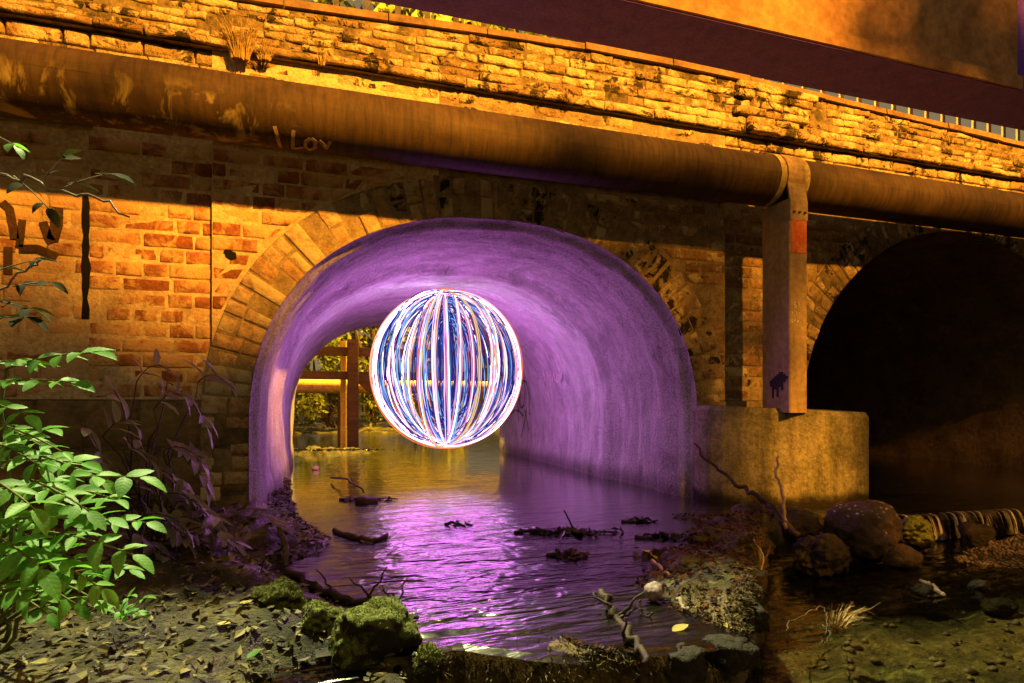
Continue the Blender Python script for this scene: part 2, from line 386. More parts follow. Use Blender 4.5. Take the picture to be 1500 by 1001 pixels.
def leaf_mat(name, c1, c2, trans=0.45, rough=0.5):
    m = M(name); nt = m.nt
    oc = node(nt, 'ShaderNodeTexCoord').outputs['Object']
    x, y, z = m.xyz(oc)
    ay = m.math('ABSOLUTE', y)
    c = m.ramp(m.rand(), [(0.0, c1), (1.0, c2)])
    mid = m.rng(ay, 0.0, 0.014, 0.0, 1.0)
    w = node(nt, 'ShaderNodeTexWave'); w.inputs['Scale'].default_value = 2.0
    cb = node(nt, 'ShaderNodeCombineXYZ'); m.L(m.math('SUBTRACT', x, m.math('MULTIPLY', ay, 0.9)), cb.inputs[0]); m.L(cb.outputs[0], w.inputs['Vector'])
    vein = m.ramp(w.outputs['Fac'], [(0.0, 0.90), (0.2, 1.0)])
    c = m.mix(1.0, c, vein, 'MULTIPLY')
    c = m.mix(mid, m.mix(1.0, c, (1.5, 1.45, 1.6), 'MULTIPLY'), c)
    c = m.mix(1.0, c, m.ramp(m.noise(35, 4, 0.6), [(0.3, 0.8), (0.7, 1.15)]), 'MULTIPLY')
    m.done(c, rough, m.bump(w.outputs['Fac'], 0.06, 0.003), 0.3)
    t = node(nt, 'ShaderNodeBsdfTranslucent'); m.L(m.mix(1.0, c, (1.2, 1.25, 0.6), 'MULTIPLY'), t.inputs['Color'])
    mx = node(nt, 'ShaderNodeMixShader'); mx.inputs[0].default_value = trans
    m.L(m.b.outputs[0], mx.inputs[1]); m.L(t.outputs[0], mx.inputs[2]); m.L(mx.outputs[0], m.out.inputs['Surface'])
    return m.m
MAT['leaf'] = leaf_mat('elder_leaf', (0.10, 0.33, 0.045), (0.23, 0.52, 0.11), 0.48)
MAT['leaf_grey'] = leaf_mat('greyish_leaf', (0.24, 0.22, 0.24), (0.42, 0.38, 0.42), 0.3)
MAT['leaf_dark'] = leaf_mat('olive_leaf', (0.07, 0.08, 0.02), (0.16, 0.15, 0.04), 0.3)
MAT['leaf_gold'] = leaf_mat('yellow_green_leaf', (0.16, 0.18, 0.04), (0.52, 0.46, 0.14), 0.4)
MAT['leaf_shadow'] = leaf_mat('shaded_leaf', (0.018, 0.020, 0.006), (0.05, 0.05, 0.014), 0.3, 0.95)  # leaf colour darkened to stand for shade on the hanging branch

def litter_mat(name, cs, rough=0.6, spec=0.35):
    m = M(name)
    v = node(m.nt, 'ShaderNodeTexVoronoi'); v.inputs['Scale'].default_value = 26; m.L(m.pos, v.inputs['Vector'])
    sp = node(m.nt, 'ShaderNodeSeparateColor'); m.L(v.outputs['Color'], sp.inputs[0])
    c = m.ramp(sp.outputs[0], [(i / (len(cs) - 1), q) for i, q in enumerate(cs)])
    return m.done(c, rough, None, spec)
MAT['litter'] = litter_mat('fallen_leaves', [(0.02, 0.014, 0.005), (0.07, 0.05, 0.016), (0.035, 0.025, 0.008), (0.15, 0.11, 0.03), (0.03, 0.02, 0.007), (0.26, 0.20, 0.05), (0.05, 0.06, 0.012)])
MAT['litter_red'] = litter_mat('russet_leaves', [(0.012, 0.006, 0.003), (0.085, 0.033, 0.008), (0.022, 0.010, 0.004), (0.15, 0.07, 0.02), (0.010, 0.005, 0.003), (0.07, 0.026, 0.007)], 0.85, 0.12)
MAT['litter_wet'] = litter_mat('wet_black_leaves', [(0.010, 0.007, 0.006), (0.04, 0.025, 0.018), (0.018, 0.012, 0.010), (0.06, 0.04, 0.03)], 0.35)

def glow(name, col, s):
    m = M(name); nt = m.nt; nt.nodes.remove(m.b)
    e = node(nt, 'ShaderNodeEmission'); e.inputs['Color'].default_value = (*col, 1); e.inputs['Strength'].default_value = s
    m.L(e.outputs[0], m.out.inputs['Surface']); m.m.cycles.emission_sampling = 'NONE'
    return m.m
GLOW = {'white': glow('glow_white', (0.74, 0.44, 1.0), 10.0), 'lilac': glow('glow_lilac', (0.66, 0.42, 0.98), 2.2),
        'pink': glow('glow_pink', (1.0, 0.30, 0.55), 1.0), 'peach': glow('glow_peach', (1.0, 0.50, 0.30), 1.2),
        'cream': glow('glow_cream', (1.0, 0.78, 0.80), 1.8), 'blue': glow('glow_blue', (0.05, 0.13, 0.75), 0.75),
        'sky': glow('glow_sky', (0.22, 0.50, 1.0), 1.1), 'deep': glow('glow_deep_blue', (0.04, 0.03, 0.26), 0.6),
        'orange': glow('glow_orange', (1.0, 0.22, 0.07), 1.0), 'gold': glow('glow_gold', (0.9, 0.62, 0.22), 1.0)}

# ------------------------------------------------------------------ arch curves
class Arch:
    def __init__(s, cx, rx, zs, rz, n): s.cx, s.rx, s.zs, s.rz, s.n = cx, rx, zs, rz, n
    def z(s, x, off=0.0):
        """height of the curve (moved out by off) above x, None outside"""
        u = abs(x - s.cx) / (s.rx + off)
        return None if u >= 1 else s.zs + (s.rz + off) * (1 - u ** s.n) ** (1 / s.n)
    def half(s, z, off=0.0):
        """half width at height z, 0 above the crown"""
        if z <= s.zs: return s.rx + off
        w = (z - s.zs) / (s.rz + off)
        return 0.0 if w >= 1 else (s.rx + off) * (1 - w ** s.n) ** (1 / s.n)
    def pts(s, count, leg=-0.95):
        raw = [(s.cx - s.rx, leg + (s.zs - leg) * i / 20) for i in range(20)]
        for i in range(241):
            th = math.pi * i / 240; c, q = math.cos(th), math.sin(th)
            raw.append((s.cx - s.rx * math.copysign(abs(c) ** (2 / s.n), c), s.zs + s.rz * max(q, 0) ** (2 / s.n)))
        raw += [(s.cx + s.rx, s.zs + (leg - s.zs) * (i + 1) / 20) for i in range(20)]
        L = [0]
        for a, b in zip(raw, raw[1:]): L.append(L[-1] + math.hypot(b[0] - a[0], b[1] - a[1]))
        out = []; k = 0
        for i in range(count + 1):
            d = L[-1] * i / count
            while k < len(L) - 2 and L[k + 1] < d: k += 1
            f = (d - L[k]) / max(1e-9, L[k + 1] - L[k])
            out.append((raw[k][0] + (raw[k + 1][0] - raw[k][0]) * f, raw[k][1] + (raw[k + 1][1] - raw[k][1]) * f))
        res = []
        for i, p in enumerate(out):
            a = out[max(0, i - 1)]; b = out[min(count, i + 1)]
            dx, dz = b[0] - a[0], b[1] - a[1]; l = math.hypot(dx, dz) or 1
            res.append((p[0], p[1], dz / l * -1 * -1, -dx / l))   # inward normal
        return res
A1 = Arch(1.011, 1.333, -0.15, 1.205, 2.3)
A2 = Arch(4.78, 1.54, -0.10, 1.42, 2.0)
RING = 0.225
TLEN = 4.2
XL, XM, XR = -0.495, 2.564, 9.0          # edges of the proud middle bay
def wall_y(x): return 0.03 if x < XL else (0.0 if x < XM else 0.045)

bridge = tag(empty('stone_bridge', (1, 0, WZ)), 'old brick bridge with two arches over a stream, bricks worn and sooty', 'bridge')
bridge.location = (0, 0, 0)

# mortar body of the front and back faces, pierced by the arches
def face_sheet(mb, x0, x1, ztop, yf, back=False, zbot=-1.3):
    xs = []
    x = x0
    while x < x1 - 1e-6:
        xs.append(x); x += 0.04
    xs.append(x1)
    for a in (A1, A2): xs += [a.cx - a.rx, a.cx + a.rx]
    xs = sorted(set(round(q, 5) for q in xs if x0 <= q <= x1))
    for a, b in zip(xs, xs[1:]):
        if b - a < 1e-5: continue
        lo = []
        for q in (a + 1e-4, b - 1e-4):
            z = None
            for ar in (A1, A2):
                zz = ar.z(q, 0.004)
                if zz is not None: z = zz
            lo.append(zbot if z is None else z)
        v = [(a, yf, lo[0]), (b, yf, lo[1]), (b, yf, ztop), (a, yf, ztop)]
        mb.add(v, [(0, 1, 2, 3) if not back else (3, 2, 1, 0)])
mb = MB()
for x0, x1 in ((XL, 0.66),):
    face_sheet(mb, x0, x1, 1.80, wall_y((x0 + x1) / 2) + 0.0015)
mb2 = MB()
for x0, x1 in ((0.66, XM), (XM, XR)):
    face_sheet(mb2, x0, x1, 1.80, wall_y((x0 + x1) / 2) + 0.0015)
mb3 = MB(); face_sheet(mb3, -5, XL, 1.80, wall_y(-2) + 0.0015)
wall = mb.build('spandrel_wall', MAT['mortar'], bridge)
mb2.build('sooty_spandrel_wall', MAT['stone'], bridge)
mb3.build('recessed_bay_wall', MAT['mortar'], bridge)
for xe in (XL, XM):
    ya, yb = wall_y(xe - .01) + .0015, wall_y(xe + .01) + .0015
    MB().add([(xe, ya, -1.3), (xe, yb, -1.3), (xe, yb, 1.8), (xe, ya, 1.8)], [(0, 1, 2, 3)]).build('bay_edge', MAT['stone'], bridge)
mb = MB(); face_sheet(mb, -5, XR, 1.80, TLEN, True); mb.build('back_wall', MAT['mortar'], bridge)
mb = MB(); mb.box(-5, XR, 0.06, TLEN - 0.002, 1.62, 1.79)
mb.build('deck', MAT['mortar_dark'], bridge)

# single bricks
def brick(mb, x0b, x1b, x0t, x1t, z0, z1, yf, jit, seed, nx=4, bev=0.004, depth=0.07):
    e = min(.25, .009 / max(.02, max(x1b - x0b, x1t - x0t))); h = min(.3, .009 / (z1 - z0))
    ss = [0, e] + [e + (1 - 2 * e) * i / (nx - 2) for i in range(1, nx - 2)] + [1 - e, 1]
    tt = [0, h, 1 - h, 1]; vs = []; nzz = 3
    for j, t in enumerate(tt):
        for i, s in enumerate(ss):
            edge = i in (0, nx) or j in (0, nzz)
            xa = x0b + (x0t - x0b) * t; xb = x1b + (x1t - x1b) * t
            x = xa + (xb - xa) * s; z = z0 + (z1 - z0) * t; k = seed * 13.7
            dx = nz(x * 31 + k, z * 31, 1.1) * jit; dz = nz(x * 31 + k, z * 31, 5.1) * jit
            y = yf + (bev if edge else 0) + nz(x * 17 + k, z * 17, 9.3) * jit
            vs.append((x + dx, y, z + dz))
    n = len(vs); W = nx + 1
    fs = [(j * W + i, j * W + i + 1, (j + 1) * W + i + 1, (j + 1) * W + i) for j in range(nzz) for i in range(nx)]
    ring = [i for i in range(W)] + [j * W + nx for j in range(1, nzz + 1)] + [nzz * W + i for i in range(nx - 1, -1, -1)] + [j * W for j in range(nzz - 1, 0, -1)]
    for i in ring: vs.append((vs[i][0], yf + depth, vs[i][2]))
    m = len(ring)
    for q in range(m):
        q2 = (q + 1) % m
        fs.append((ring[q2], ring[q], n + q, n + q2))
    mb.add(vs, fs)
def place_brick(name, mb, mat, parent):
    c = [sum(v[i] for v in mb.v) / len(mb.v) for i in range(3)]
    return mb.build(name, mat, parent, True, origin=c)

r = random.Random(3)
def wall_mat_for(xc, zc):
    d1 = math.hypot(xc - A1.cx, max(zc - A1.zs, 0))
    if xc < -1.05: return MAT['brick_limed']
    if xc < XL: return MAT['brick']
    if xc < 0.45: return MAT['brick']
    return MAT['brick_soot']
course = 0.0745
nb = 0
for k in range(0, 18):
    z0 = 0.025 + k * course; z1 = z0 + course - 0.010
    if z1 > 1.315: break
    for bx0, bx1 in ((-1.95, -1.06), (-1.035, XL - 0.003), (XL + 0.003, XM - 0.003), (XM + 0.003, 6.4)):
        x = bx0 - (0.0 if bx0 > -1.5 else r.uniform(0, .1))
        header_course = (k % 4 == 1)
        first = True
        while x < bx1 - 0.03:
            L = 0.105 if (header_course or r.random() < 0.30) else 0.218 + r.uniform(-0.012, 0.008)
            if first and k % 2: L *= 0.6
            first = False
            xe = min(x + L, bx1)
            if bx1 - xe < 0.04: xe = bx1
            a0, a1, t0, t1 = x, xe, x, xe
            keep = True
            for ar in (A1, A2):
                hb, ht = ar.half(z0, RING + 0.008), ar.half(z1, RING + 0.008)
                for (zz, which) in ((z0, 0), (z1, 1)):
                    h = (hb, ht)[which]
                    lo, hi = ar.cx - h, ar.cx + h
                    if h <= 0: continue
                    q0, q1 = (a0, a1) if which == 0 else (t0, t1)
                    if q0 < lo: q1 = min(q1, lo)
                    elif q1 > hi: q0 = max(q0, hi)
                    else: q1 = q0
                    if which == 0: a0, a1 = q0, q1
                    else: t0, t1 = q0, q1
            if max(a1 - a0, t1 - t0) > 0.03 and min(a1 - a0, t1 - t0) > -0.01:
                a1 = max(a1, a0 + 0.004); t1 = max(t1, t0 + 0.004)
                xc = (a0 + a1) / 2
                b = MB(); brick(b, a0, a1, t0, t1, z0, z1, wall_y(xc) + r.uniform(-0.004, 0.003), 0.0035, nb + 1)
                place_brick('brick', b, wall_mat_for(xc, (z0 + z1) / 2), wall)
                nb += 1
            x = xe + 0.010
# large dark blocks of the plinth under the bricks
for bx0, bx1 in ((-5, XL - .002), (XL + .001, A1.cx - A1.rx - .006), (A1.cx + A1.rx + .01, XM - .001), (XM + .001, A2.cx - A2.rx - .006)):
    yy = wall_y((bx0 + bx1) / 2) - .001
    MB().add([(bx0, yy, -1.3), (bx1, yy, -1.3), (bx1, yy, .016), (bx0, yy, .016)], [(0, 1, 2, 3)]).build('plinth_bed', MAT['mortar_dark'], wall)
for k in range(3):
    z1 = 0.012 - k * 0.24; z0 = z1 - 0.232
    for bx0, bx1 in ((-1.95, XL - 0.003), (XL + 0.003, A1.cx - A1.rx - 0.012), (A1.cx + A1.rx + .02, A2.cx - A2.rx - .02)):
        x = bx0
        while x < bx1 - 0.03:
            xe = min(bx1, x + r.uniform(0.25, 0.46))
            if bx1 - xe < 0.08: xe = bx1
            b = MB(); brick(b, x, xe, x, xe, z0, z1, wall_y((x + xe) / 2) - 0.004 + r.uniform(-.004, .004), 0.005, k * 31 + x * 7, 5, 0.008)
            place_brick('plinth_block', b, MAT['plinth'], wall)
            x = xe + 0.008
# shade strip for the open joint in the wall
mb = MB()
ps = [(-1.048 + nz(i * .9, 3.3) * .006, z) for i, z in enumerate([0.40 + q * 0.05 for q in range(13)])]
for i in range(12):
    (xa, za), (xb, zb) = ps[i], ps[i + 1]
    wa, wb = .016 + nz(i * 1.7, 8) * .010, .016 + nz((i + 1) * 1.7, 8) * .010
    mb.add([(xa - wa, .034, za), (xa + wa, .034, za), (xb + wb, .034, zb), (xb - wb, .034, zb)], [(0, 1, 2, 3)])
    mb.add([(xa - wa, .036, za), (xa + wa, .036, za), (xb + wb, .036, zb), (xb - wb, .036, zb)], [(3, 2, 1, 0)])
# the joint's inner shade painted as a flat dark strip between the bays
mb.v = [(x, y - 0.006, z) for x, y, z in mb.v]
mb.build('joint_shade_strip', MAT['hollow_shade'], wall)
# vent hole above the arch haunch, its inner shade painted as a flat patch
c = P(338, 373, Y=0.0)
mb = MB(); vs = [c + Vector((0, -.0075, 0))]
for q in range(16):
    w = q * math.pi / 8; k = .024 * (1 + .5 * nz(q * .7, 3.1)); vs.append(c + Vector((k * 1.2 * math.cos(w) - .010 * math.sin(w), -.0065, k * math.sin(w))))
mb.add(vs, [(0, 1 + q, 1 + (q + 1) % 16) for q in range(16)])
mb.build('weep_hole_shade', MAT['hollow_shade'], wall)

# string course under the pipe
x = XL
for bx0, bx1 in ((-1.95, -1.02), (XL, XM)):
    x = bx0
    while x < bx1 - .02:
        xe = min(bx1, x + r.uniform(.3, .6))
        if bx1 - xe < .1: xe = bx1
        b = MB(); brick(b, x, xe, x, xe, 1.322, 1.368, wall_y((x + xe) / 2) - 0.022, .004, x * 9 + 4, 6, .005, .09)
        place_brick('string_course_stone', b, MAT['stone'], wall); x = xe + .004
# ledge courses between pipe and parapet
for k in range(4):
    z0 = 1.475 + k * course; z1 = z0 + course - .008
    x = -1.9 + (k % 2) * .1
    while x < 6.2:
        L = .215 if r.random() < .7 else .1
        b = MB(); brick(b, x, x + L, x, x + L, z0, z1, 0.0 + r.uniform(-.004, .006) , .006, x * 5 + k, 4, .007)
        place_brick('ledge_brick', b, MAT['parapet'], wall); x += L + .01
# ring of arch bricks
def ring_of(ar, name, y, pitch, mat_fn, x_max=99, seed=5):
    back = MB()
    curve = ar.pts(400, ar.zs - (0.35 if ar is A1 else 0.0))
    seg = [math.hypot(curve[i + 1][0] - curve[i][0], curve[i + 1][1] - curve[i][1]) for i in range(400)]
    tot = sum(seg)
    def at(d, off):
        i = min(399, max(0, int(d / tot * 400))); f = d / tot * 400 - i
        a, b = curve[i], curve[min(400, i + 1)]
        x = a[0] + (b[0] - a[0]) * f; z = a[1] + (b[1] - a[1]) * f
        nx_, nz_ = a[2] + (b[2] - a[2]) * f, a[3] + (b[3] - a[3]) * f
        return x - nx_ * off, z - nz_ * off
    N = 90
    for i in range(N):
        q = [at(tot * i / N, 0.003), at(tot * (i + 1) / N, 0.003), at(tot * (i + 1) / N, RING), at(tot * i / N, RING)]
        if max(p[0] for p in q) > x_max: continue
        back.add([(p[0], y - .0005, p[1]) for p in q], [(3, 2, 1, 0)])
    ringo = back.build(name, MAT['stone'] if ar is A1 else MAT['mortar_dark'], bridge)
    rr = random.Random(seed); d = 0.0; n = 0
    while d < tot - 0.03:
        w = pitch * rr.uniform(0.8, 1.25); e = min(tot, d + w)
        mid = at((d + e) / 2, 0)
        if mid[0] < x_max:
            split = [0.0, 1.0] if rr.random() < 0.45 else ([0, rr.uniform(.38, .62), 1.0])
            for u0, u1 in zip(split, split[1:]):
                if rr.random() < 0.05 and mid[0] > 1.0: continue
                g = 0.005
                o0 = RING * u0 + (g if u0 > 0 else 0.002); o1 = RING * u1 - (g if u1 < 1 else 0)
                b = MB(); yf = y - 0.004 + rr.uniform(-.007, .006); W = 3; vs = []
                jj = [0, .07, .93, 1.0]; ii = [0, .1, .9, 1.0]
                for j in range(W + 1):
                    for i in range(4):
                        x, z = at(d + g + (e - d - 2 * g) * ii[i], o0 + (o1 - o0) * jj[j])
                        edge = i in (0, 3) or j in (0, W)
                        jt = .004 if mid[0] < 0.9 else .009
                        vs.append((x + nz(x * 30, z * 30, n) * jt * .6, yf + (.005 if edge else 0) + nz(x * 19, z * 19, n + .5) * jt, z + nz(x * 30, z * 30, n + 9) * jt * .6))
                fs = [(j * 4 + i, (j + 1) * 4 + i, (j + 1) * 4 + i + 1, j * 4 + i + 1) for j in range(W) for i in range(3)]
                rg = [0, 1, 2, 3] + [j * 4 + 3 for j in range(1, W + 1)] + [W * 4 + 2, W * 4 + 1, W * 4] + [j * 4 for j in range(W - 1, 0, -1)]
                nn = len(vs)
                for i in rg: vs.append((vs[i][0], yf + .08, vs[i][2]))
                for q in range(len(rg)): fs.append((rg[q], rg[(q + 1) % len(rg)], nn + (q + 1) % len(rg), nn + q))
                b.add(vs, [f[::-1] for f in fs] if False else fs)
                place_brick('voussoir', b, mat_fn(mid), ringo); n += 1
        d = e
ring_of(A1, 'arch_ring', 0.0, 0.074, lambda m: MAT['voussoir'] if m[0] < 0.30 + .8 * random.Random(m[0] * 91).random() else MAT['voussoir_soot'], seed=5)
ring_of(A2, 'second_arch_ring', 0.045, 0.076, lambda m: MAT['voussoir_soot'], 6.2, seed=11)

# rendered lining of the lit tunnel
CR = A1.pts(170)
def lining_inset(Y, z):
    up = smooth(-0.3, 1.05, z)
    i = 0.035 * smooth(0.0, 0.10, Y) + 0.02 * math.exp(-((Y - 0.30) / 0.13) ** 2) + 0.035 * smooth(0.95, 1.15, Y)
    i += 0.025 * math.exp(-((Y - 1.12) / 0.08) ** 2) + up * 0.04 * smooth(0.3, 4.0, Y)
    return i
def lining_pt(u, v):
    f = u * 170; i = min(169, int(f)); g = f - i
    a, b = CR[i], CR[i + 1]
    x = a[0] + (b[0] - a[0]) * g; z = a[1] + (b[1] - a[1]) * g
    nx_, nz_ = a[2] + (b[2] - a[2]) * g, a[3] + (b[3] - a[3]) * g
    Y = TLEN * v ** 1.5
    s = u * 5.2
    d = lining_inset(Y, z) + 0.016 * fbm(s * 1.6, Y * 2.2, 3.0) + 0.006 * fbm(s * 5, Y * 16, 8.0)
    d += 0.03 * smooth(-0.35, -0.62, z) * (0.6 + nz(Y * 5, 3.3)) * smooth(0, .1, Y)
    d *= smooth(-0.02, 0.06, Y) * 0.9 + 0.1
    return (x + nx_ * d, Y - 0.012 * (1 - smooth(0, .05, Y)), z + nz_ * d)
mb = MB(); mb.grid(lining_pt, 170, 110)
lining = mb.build('tunnel_lining', MAT['lining'], bridge, True)

def right_wall_x(Y, z):
    best = None
    v = (max(Y, 0) / TLEN) ** (1 / 1.5)
    lo = 0
    for k in range(100, 171):
        p = lining_pt(k / 170, v)
        if best is None or abs(p[2] - z) < best[0]: best = (abs(p[2] - z), p[0])
    return best[1]
def on_right_wall(px, py):
    X = 2.25
    for _ in range(5):
        p = P(px, py, X=X); X = right_wall_x(p.y, p.z) - 0.016
    return P(px, py, X=X)
def ribbon(mb, pts, width, wdir_fn):
    vs = []
    for i, p in enumerate(pts):
        d = (pts[min(i + 1, len(pts) - 1)] - pts[max(i - 1, 0)]).normalized()
        n = wdir_fn(p); s = d.cross(n).normalized() * width / 2
        vs += [p - s, p + s, p + s + n * 0.0015, p - s + n * 0.0015]
    fs = []
    for i in range(len(pts) - 1):
        a = i * 4; b = a + 4
        fs += [(a + 3, a + 2, b + 2, b + 3), (a, b, b + 1, a + 1), (a, a + 3, b + 3, b), (a + 1, b + 1, b + 2, a + 2)]
    mb.add(vs, fs)
def densify(pts, k=6):
    out = []
    for a, b in zip(pts, pts[1:]):
        for i in range(k): out.append((a[0] + (b[0] - a[0]) * i / k, a[1] + (b[1] - a[1]) * i / k))
    return out + [pts[-1]]
nin = lambda p: Vector((-1, 0, 0))
# the writing on the tunnel wall: SHAUN and a scrawl below it, and a black tag
letters = [[(797, 541), (795, 546), (798, 551), (799, 556), (796, 558)], [(802, 543), (802, 558)], [(802, 551), (806, 550)], [(807, 544), (807, 559)],
           [(809, 558), (811, 546), (813, 559)], [(815, 547), (815, 559), (817, 560), (818, 548)], [(820, 561), (820, 548), (822, 558), (823, 547)],
           [(796, 573), (796, 579)], [(799, 573), (800, 578)], [(803, 574), (802, 580)], [(800, 582), (802, 590)], [(804, 575), (804, 583)]]
for l in letters:
    mb = MB(); ribbon(mb, [on_right_wall(*q) for q in densify(l, 3)], 0.014, nin); mb.build('white_graffiti_stroke', MAT['chalk'], lining)
tagl = [[(764, 540), (768, 556), (769, 575), (767, 594), (763, 598), (761, 590), (762, 566), (766, 557), (771, 560), (775, 580), (775, 605), (777, 608)],
        [(758, 555), (760, 580), (759, 600), (766, 610)], [(748, 607), (754, 600), (762, 604), (766, 609)], [(757, 563), (758, 600), (760, 618)],
        [(771, 600), (768, 620), (763, 641)], [(769, 601), (772, 615), (774, 631)]]
mb = MB()
for l in tagl: ribbon(mb, [on_right_wall(*q) for q in densify(l, 4)], 0.014, nin)
mb.build('black_graffiti', MAT['blackpaint'], lining)

# unlined barrel of the second arch
CR2 = A2.pts(90)
def barrel_pt(u, v):
    f = u * 90; i = min(89, int(f)); g = f - i; a, b = CR2[i], CR2[i + 1]
    x = a[0] + (b[0] - a[0]) * g; z = a[1] + (b[1] - a[1]) * g; Y = 0.05 + (TLEN - 0.05) * v
    d = 0.012 * fbm(x * 3, Y * 3, z * 3)
    return (x + a[2] * d, Y, z + a[3] * d)
mb = MB(); mb.grid(barrel_pt, 90, 50); mb.build('second_arch_barrel', MAT['barrel'], bridge, True)
mb = MB(); mb.box(A2.cx - A2.rx + .01, A2.cx + A2.rx - .01, TLEN - .1, TLEN - .02, -1.2, A2.zs + A2.rz * .98); mb.build('added_light_stop', MAT['barrel'], bridge)  # plate added to keep the far lamp's light out of this barrel

# parapet: courses of eroded buff bricks, following a gentle hump
def hump(x): return 1.985 + 0.128 * math.exp(-((x - 1.9) / (2.0 if x < 1.9 else 3.0)) ** 2) 
mb = MB(); mb.grid(lambda u, v: (-5 + 14 * u, -0.036, 1.775 + (hump(-5 + 14 * u) - 1.775) * v), 60, 1)
mb.add([(-5, -0.03, 1.772), (9, -0.03, 1.772), (9, 0.2, 1.772), (-5, 0.2, 1.772)], [(3, 2, 1, 0)])
mb.grid(lambda u, v: (9 - 14 * u, 0.22, 1.775 + (hump(9 - 14 * u) - 1.775) * v), 60, 1)
MAT['parapet_bed'] = simple_mat('mossy_parapet_mortar', (0.035, 0.028, 0.014), (0.30, 0.23, 0.12), 11, 0.95, 1.0, 50, 0.014)
parapet = mb.build('parapet', MAT['parapet_bed'], bridge)
rows = 6; rp = random.Random(21)
for k in range(rows):
    x = -1.75 - (k % 2) * .1
    while x < 6.3:
        L = rp.choice((.21, .22, .19, .10, .15, .13, .24)) * rp.uniform(.9, 1.1) if k else rp.uniform(.16, .34)
        h0, h1 = hump(x) - 1.778, hump(x + L) - 1.778
        z0, z1 = 1.778 + h0 * k / rows, 1.778 + h0 * (k + 1) / rows - .007
        dz = (h1 - h0) * k / rows
        pil = -0.035 if (2.55 < x < 3.05) else 0.0
        b = MB(); brick(b, x, x + L, x, x + L, z0, z1, -0.043 + pil + rp.uniform(-.008, .008) - (.012 if k == 0 else 0), .010, x * 7 + k * 3.1, 6, .005, .10)
        if rp.random() > 0.03: place_brick('parapet_brick', b, MAT['parapet'], parapet)
        x += L + .006
x = -1.8; cop = None
for k in range(14):
    L = rp.uniform(.5, .62); xe = x + L
    mb = MB(); z0, z1 = hump(x), hump(xe - .006)
    y0 = -.062 + rp.uniform(-.006, .006); th = .038 + rp.uniform(-.004, .006)
    mb.add([(x, y0, z0), (xe - .006, y0, z1), (xe - .006, .26, z1), (x, .26, z0), (x, y0 + .006, z0 + th), (xe - .006, y0 + .006, z1 + th), (xe - .006, .26, z1 + th), (x, .26, z0 + th)],
           [(0, 3, 2, 1), (4, 5, 6, 7), (0, 1, 5, 4), (1, 2, 6, 5), (2, 3, 7, 6), (3, 0, 4, 7)])
    place_brick('coping_stone', mb, MAT['coping'], parapet).data.polygons.foreach_set('use_smooth', [False] * 6)
    x = xe
# daubed letters on the wall beside the joint
mb = MB()
for l, w in (([(3, 296), (14, 306), (20, 335), (22, 350)], .034), ([(33, 322), (30, 350), (28, 362)], .03), ([(84, 304), (83, 330), (77, 352)], .05),
             ([(63, 325), (70, 345), (77, 356)], .035), ([(28, 364), (55, 364), (84, 376)], .035), ([(12, 362), (12, 402)], .035)):
    ribbon(mb, [P(*q, Y=0.021) for q in densify(l, 4)], w, lambda p: Vector((0, -1, 0)))
mb.build('brown_daubs', MAT['browngraf'], wall)

# ------------------------------------------------------------------ girder, railing above the parapet
gz = 3.175
girder = tag(empty('steel_girder', (2, 1.25, gz)), 'rust brown girder with a purple light cast coloured into its underside, crossing above the brick parapet', 'girder')
girder.location = (0, 0, 0)
mb = MB(); mb.box(-6, 6.80, 0.88, 1.525, gz, gz + .12)
mb.build('bottom_flange', MAT['girder_face'], girder)
mb = MB(); mb.box(-6, 6.80, 0.93, 1.50, gz + .121, gz + 1.15)
mb.build('web', MAT['girder_face'], girder)
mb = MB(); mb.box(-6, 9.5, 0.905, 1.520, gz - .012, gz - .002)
mb.build('underside_plate', MAT['girder_violet_cast'], girder)
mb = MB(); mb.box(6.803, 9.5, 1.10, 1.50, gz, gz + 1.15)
mb.build('recessed_web', MAT['girder_violet_cast'], girder)

railing = tag(empty('white_railing', (2, 2.3, 1.8)), 'tall white picket railing seen in the gap between parapet and girder', 'railing')
railing.location = (0, 0, 0)
mb = MB(); mb.box(-2.4, 11, 2.315, 2.355, 1.95, 2.02); mb.build('bottom_rail', MAT['white_rail'], railing)
mb = MB(); mb.box(-2.4, 11, 2.315, 2.355, 4.02, 4.09); mb.build('top_rail', MAT['white_rail'], railing)
pk = MB(); pk.box(-.026, .026, -.012, .012, -.1, 2.42); pkm = pk.mesh('picket', MAT['white_rail'])
for i in range(48):
    o = bpy.data.objects.new('picket', pkm); COL.objects.link(o); o.parent = railing; o.location = (-2.3 + .275 * i, 2.3, 1.90)

# ------------------------------------------------------------------ pipe, post and footing
PY, PZ, PR = -0.30, 1.360, 0.149
pipe = tag(empty('large_pipe', (2, PY, PZ)), 'long rusty brown pipe running across the bridge face above the arches', 'pipe')
pipe.location = (0, 0, 0)
def cyl_pt(x, w, rr): return (x, PY - rr * math.cos(w), PZ + rr * math.sin(w))
mb = MB(); mb.grid(lambda u, v: cyl_pt(-5 + 14 * u, 2 * math.pi * v, PR + .0015 * nz(u * 40, v * 9)), 140, 48, True)
barrel = mb.build('pipe_barrel', MAT['pipe'], pipe, True)
def hit_pipe(px, py, rr):
    d = ray(px, py); o = Vector((0, CAMY, 0))
    oy, oz = CAMY - PY, -PZ
    a = d.y ** 2 + d.z ** 2; b = 2 * (oy * d.y + oz * d.z); c = oy * oy + oz * oz - rr * rr
    t = (-b - math.sqrt(max(0, b * b - 4 * a * c))) / (2 * a)
    return o + d * t
PXC = P(1168, 300, Y=-0.46).x      # where the post carries the pipe
for xo in (-.085, .085):
    mb = MB(); mb.grid(lambda u, v: cyl_pt(PXC + xo + (-.021 + .042 * u), 2 * math.pi * v, PR + (.004 if u in (0, 1) else .009)), 4, 48, True)
    mb.build('collar', MAT['collar'], pipe, True)
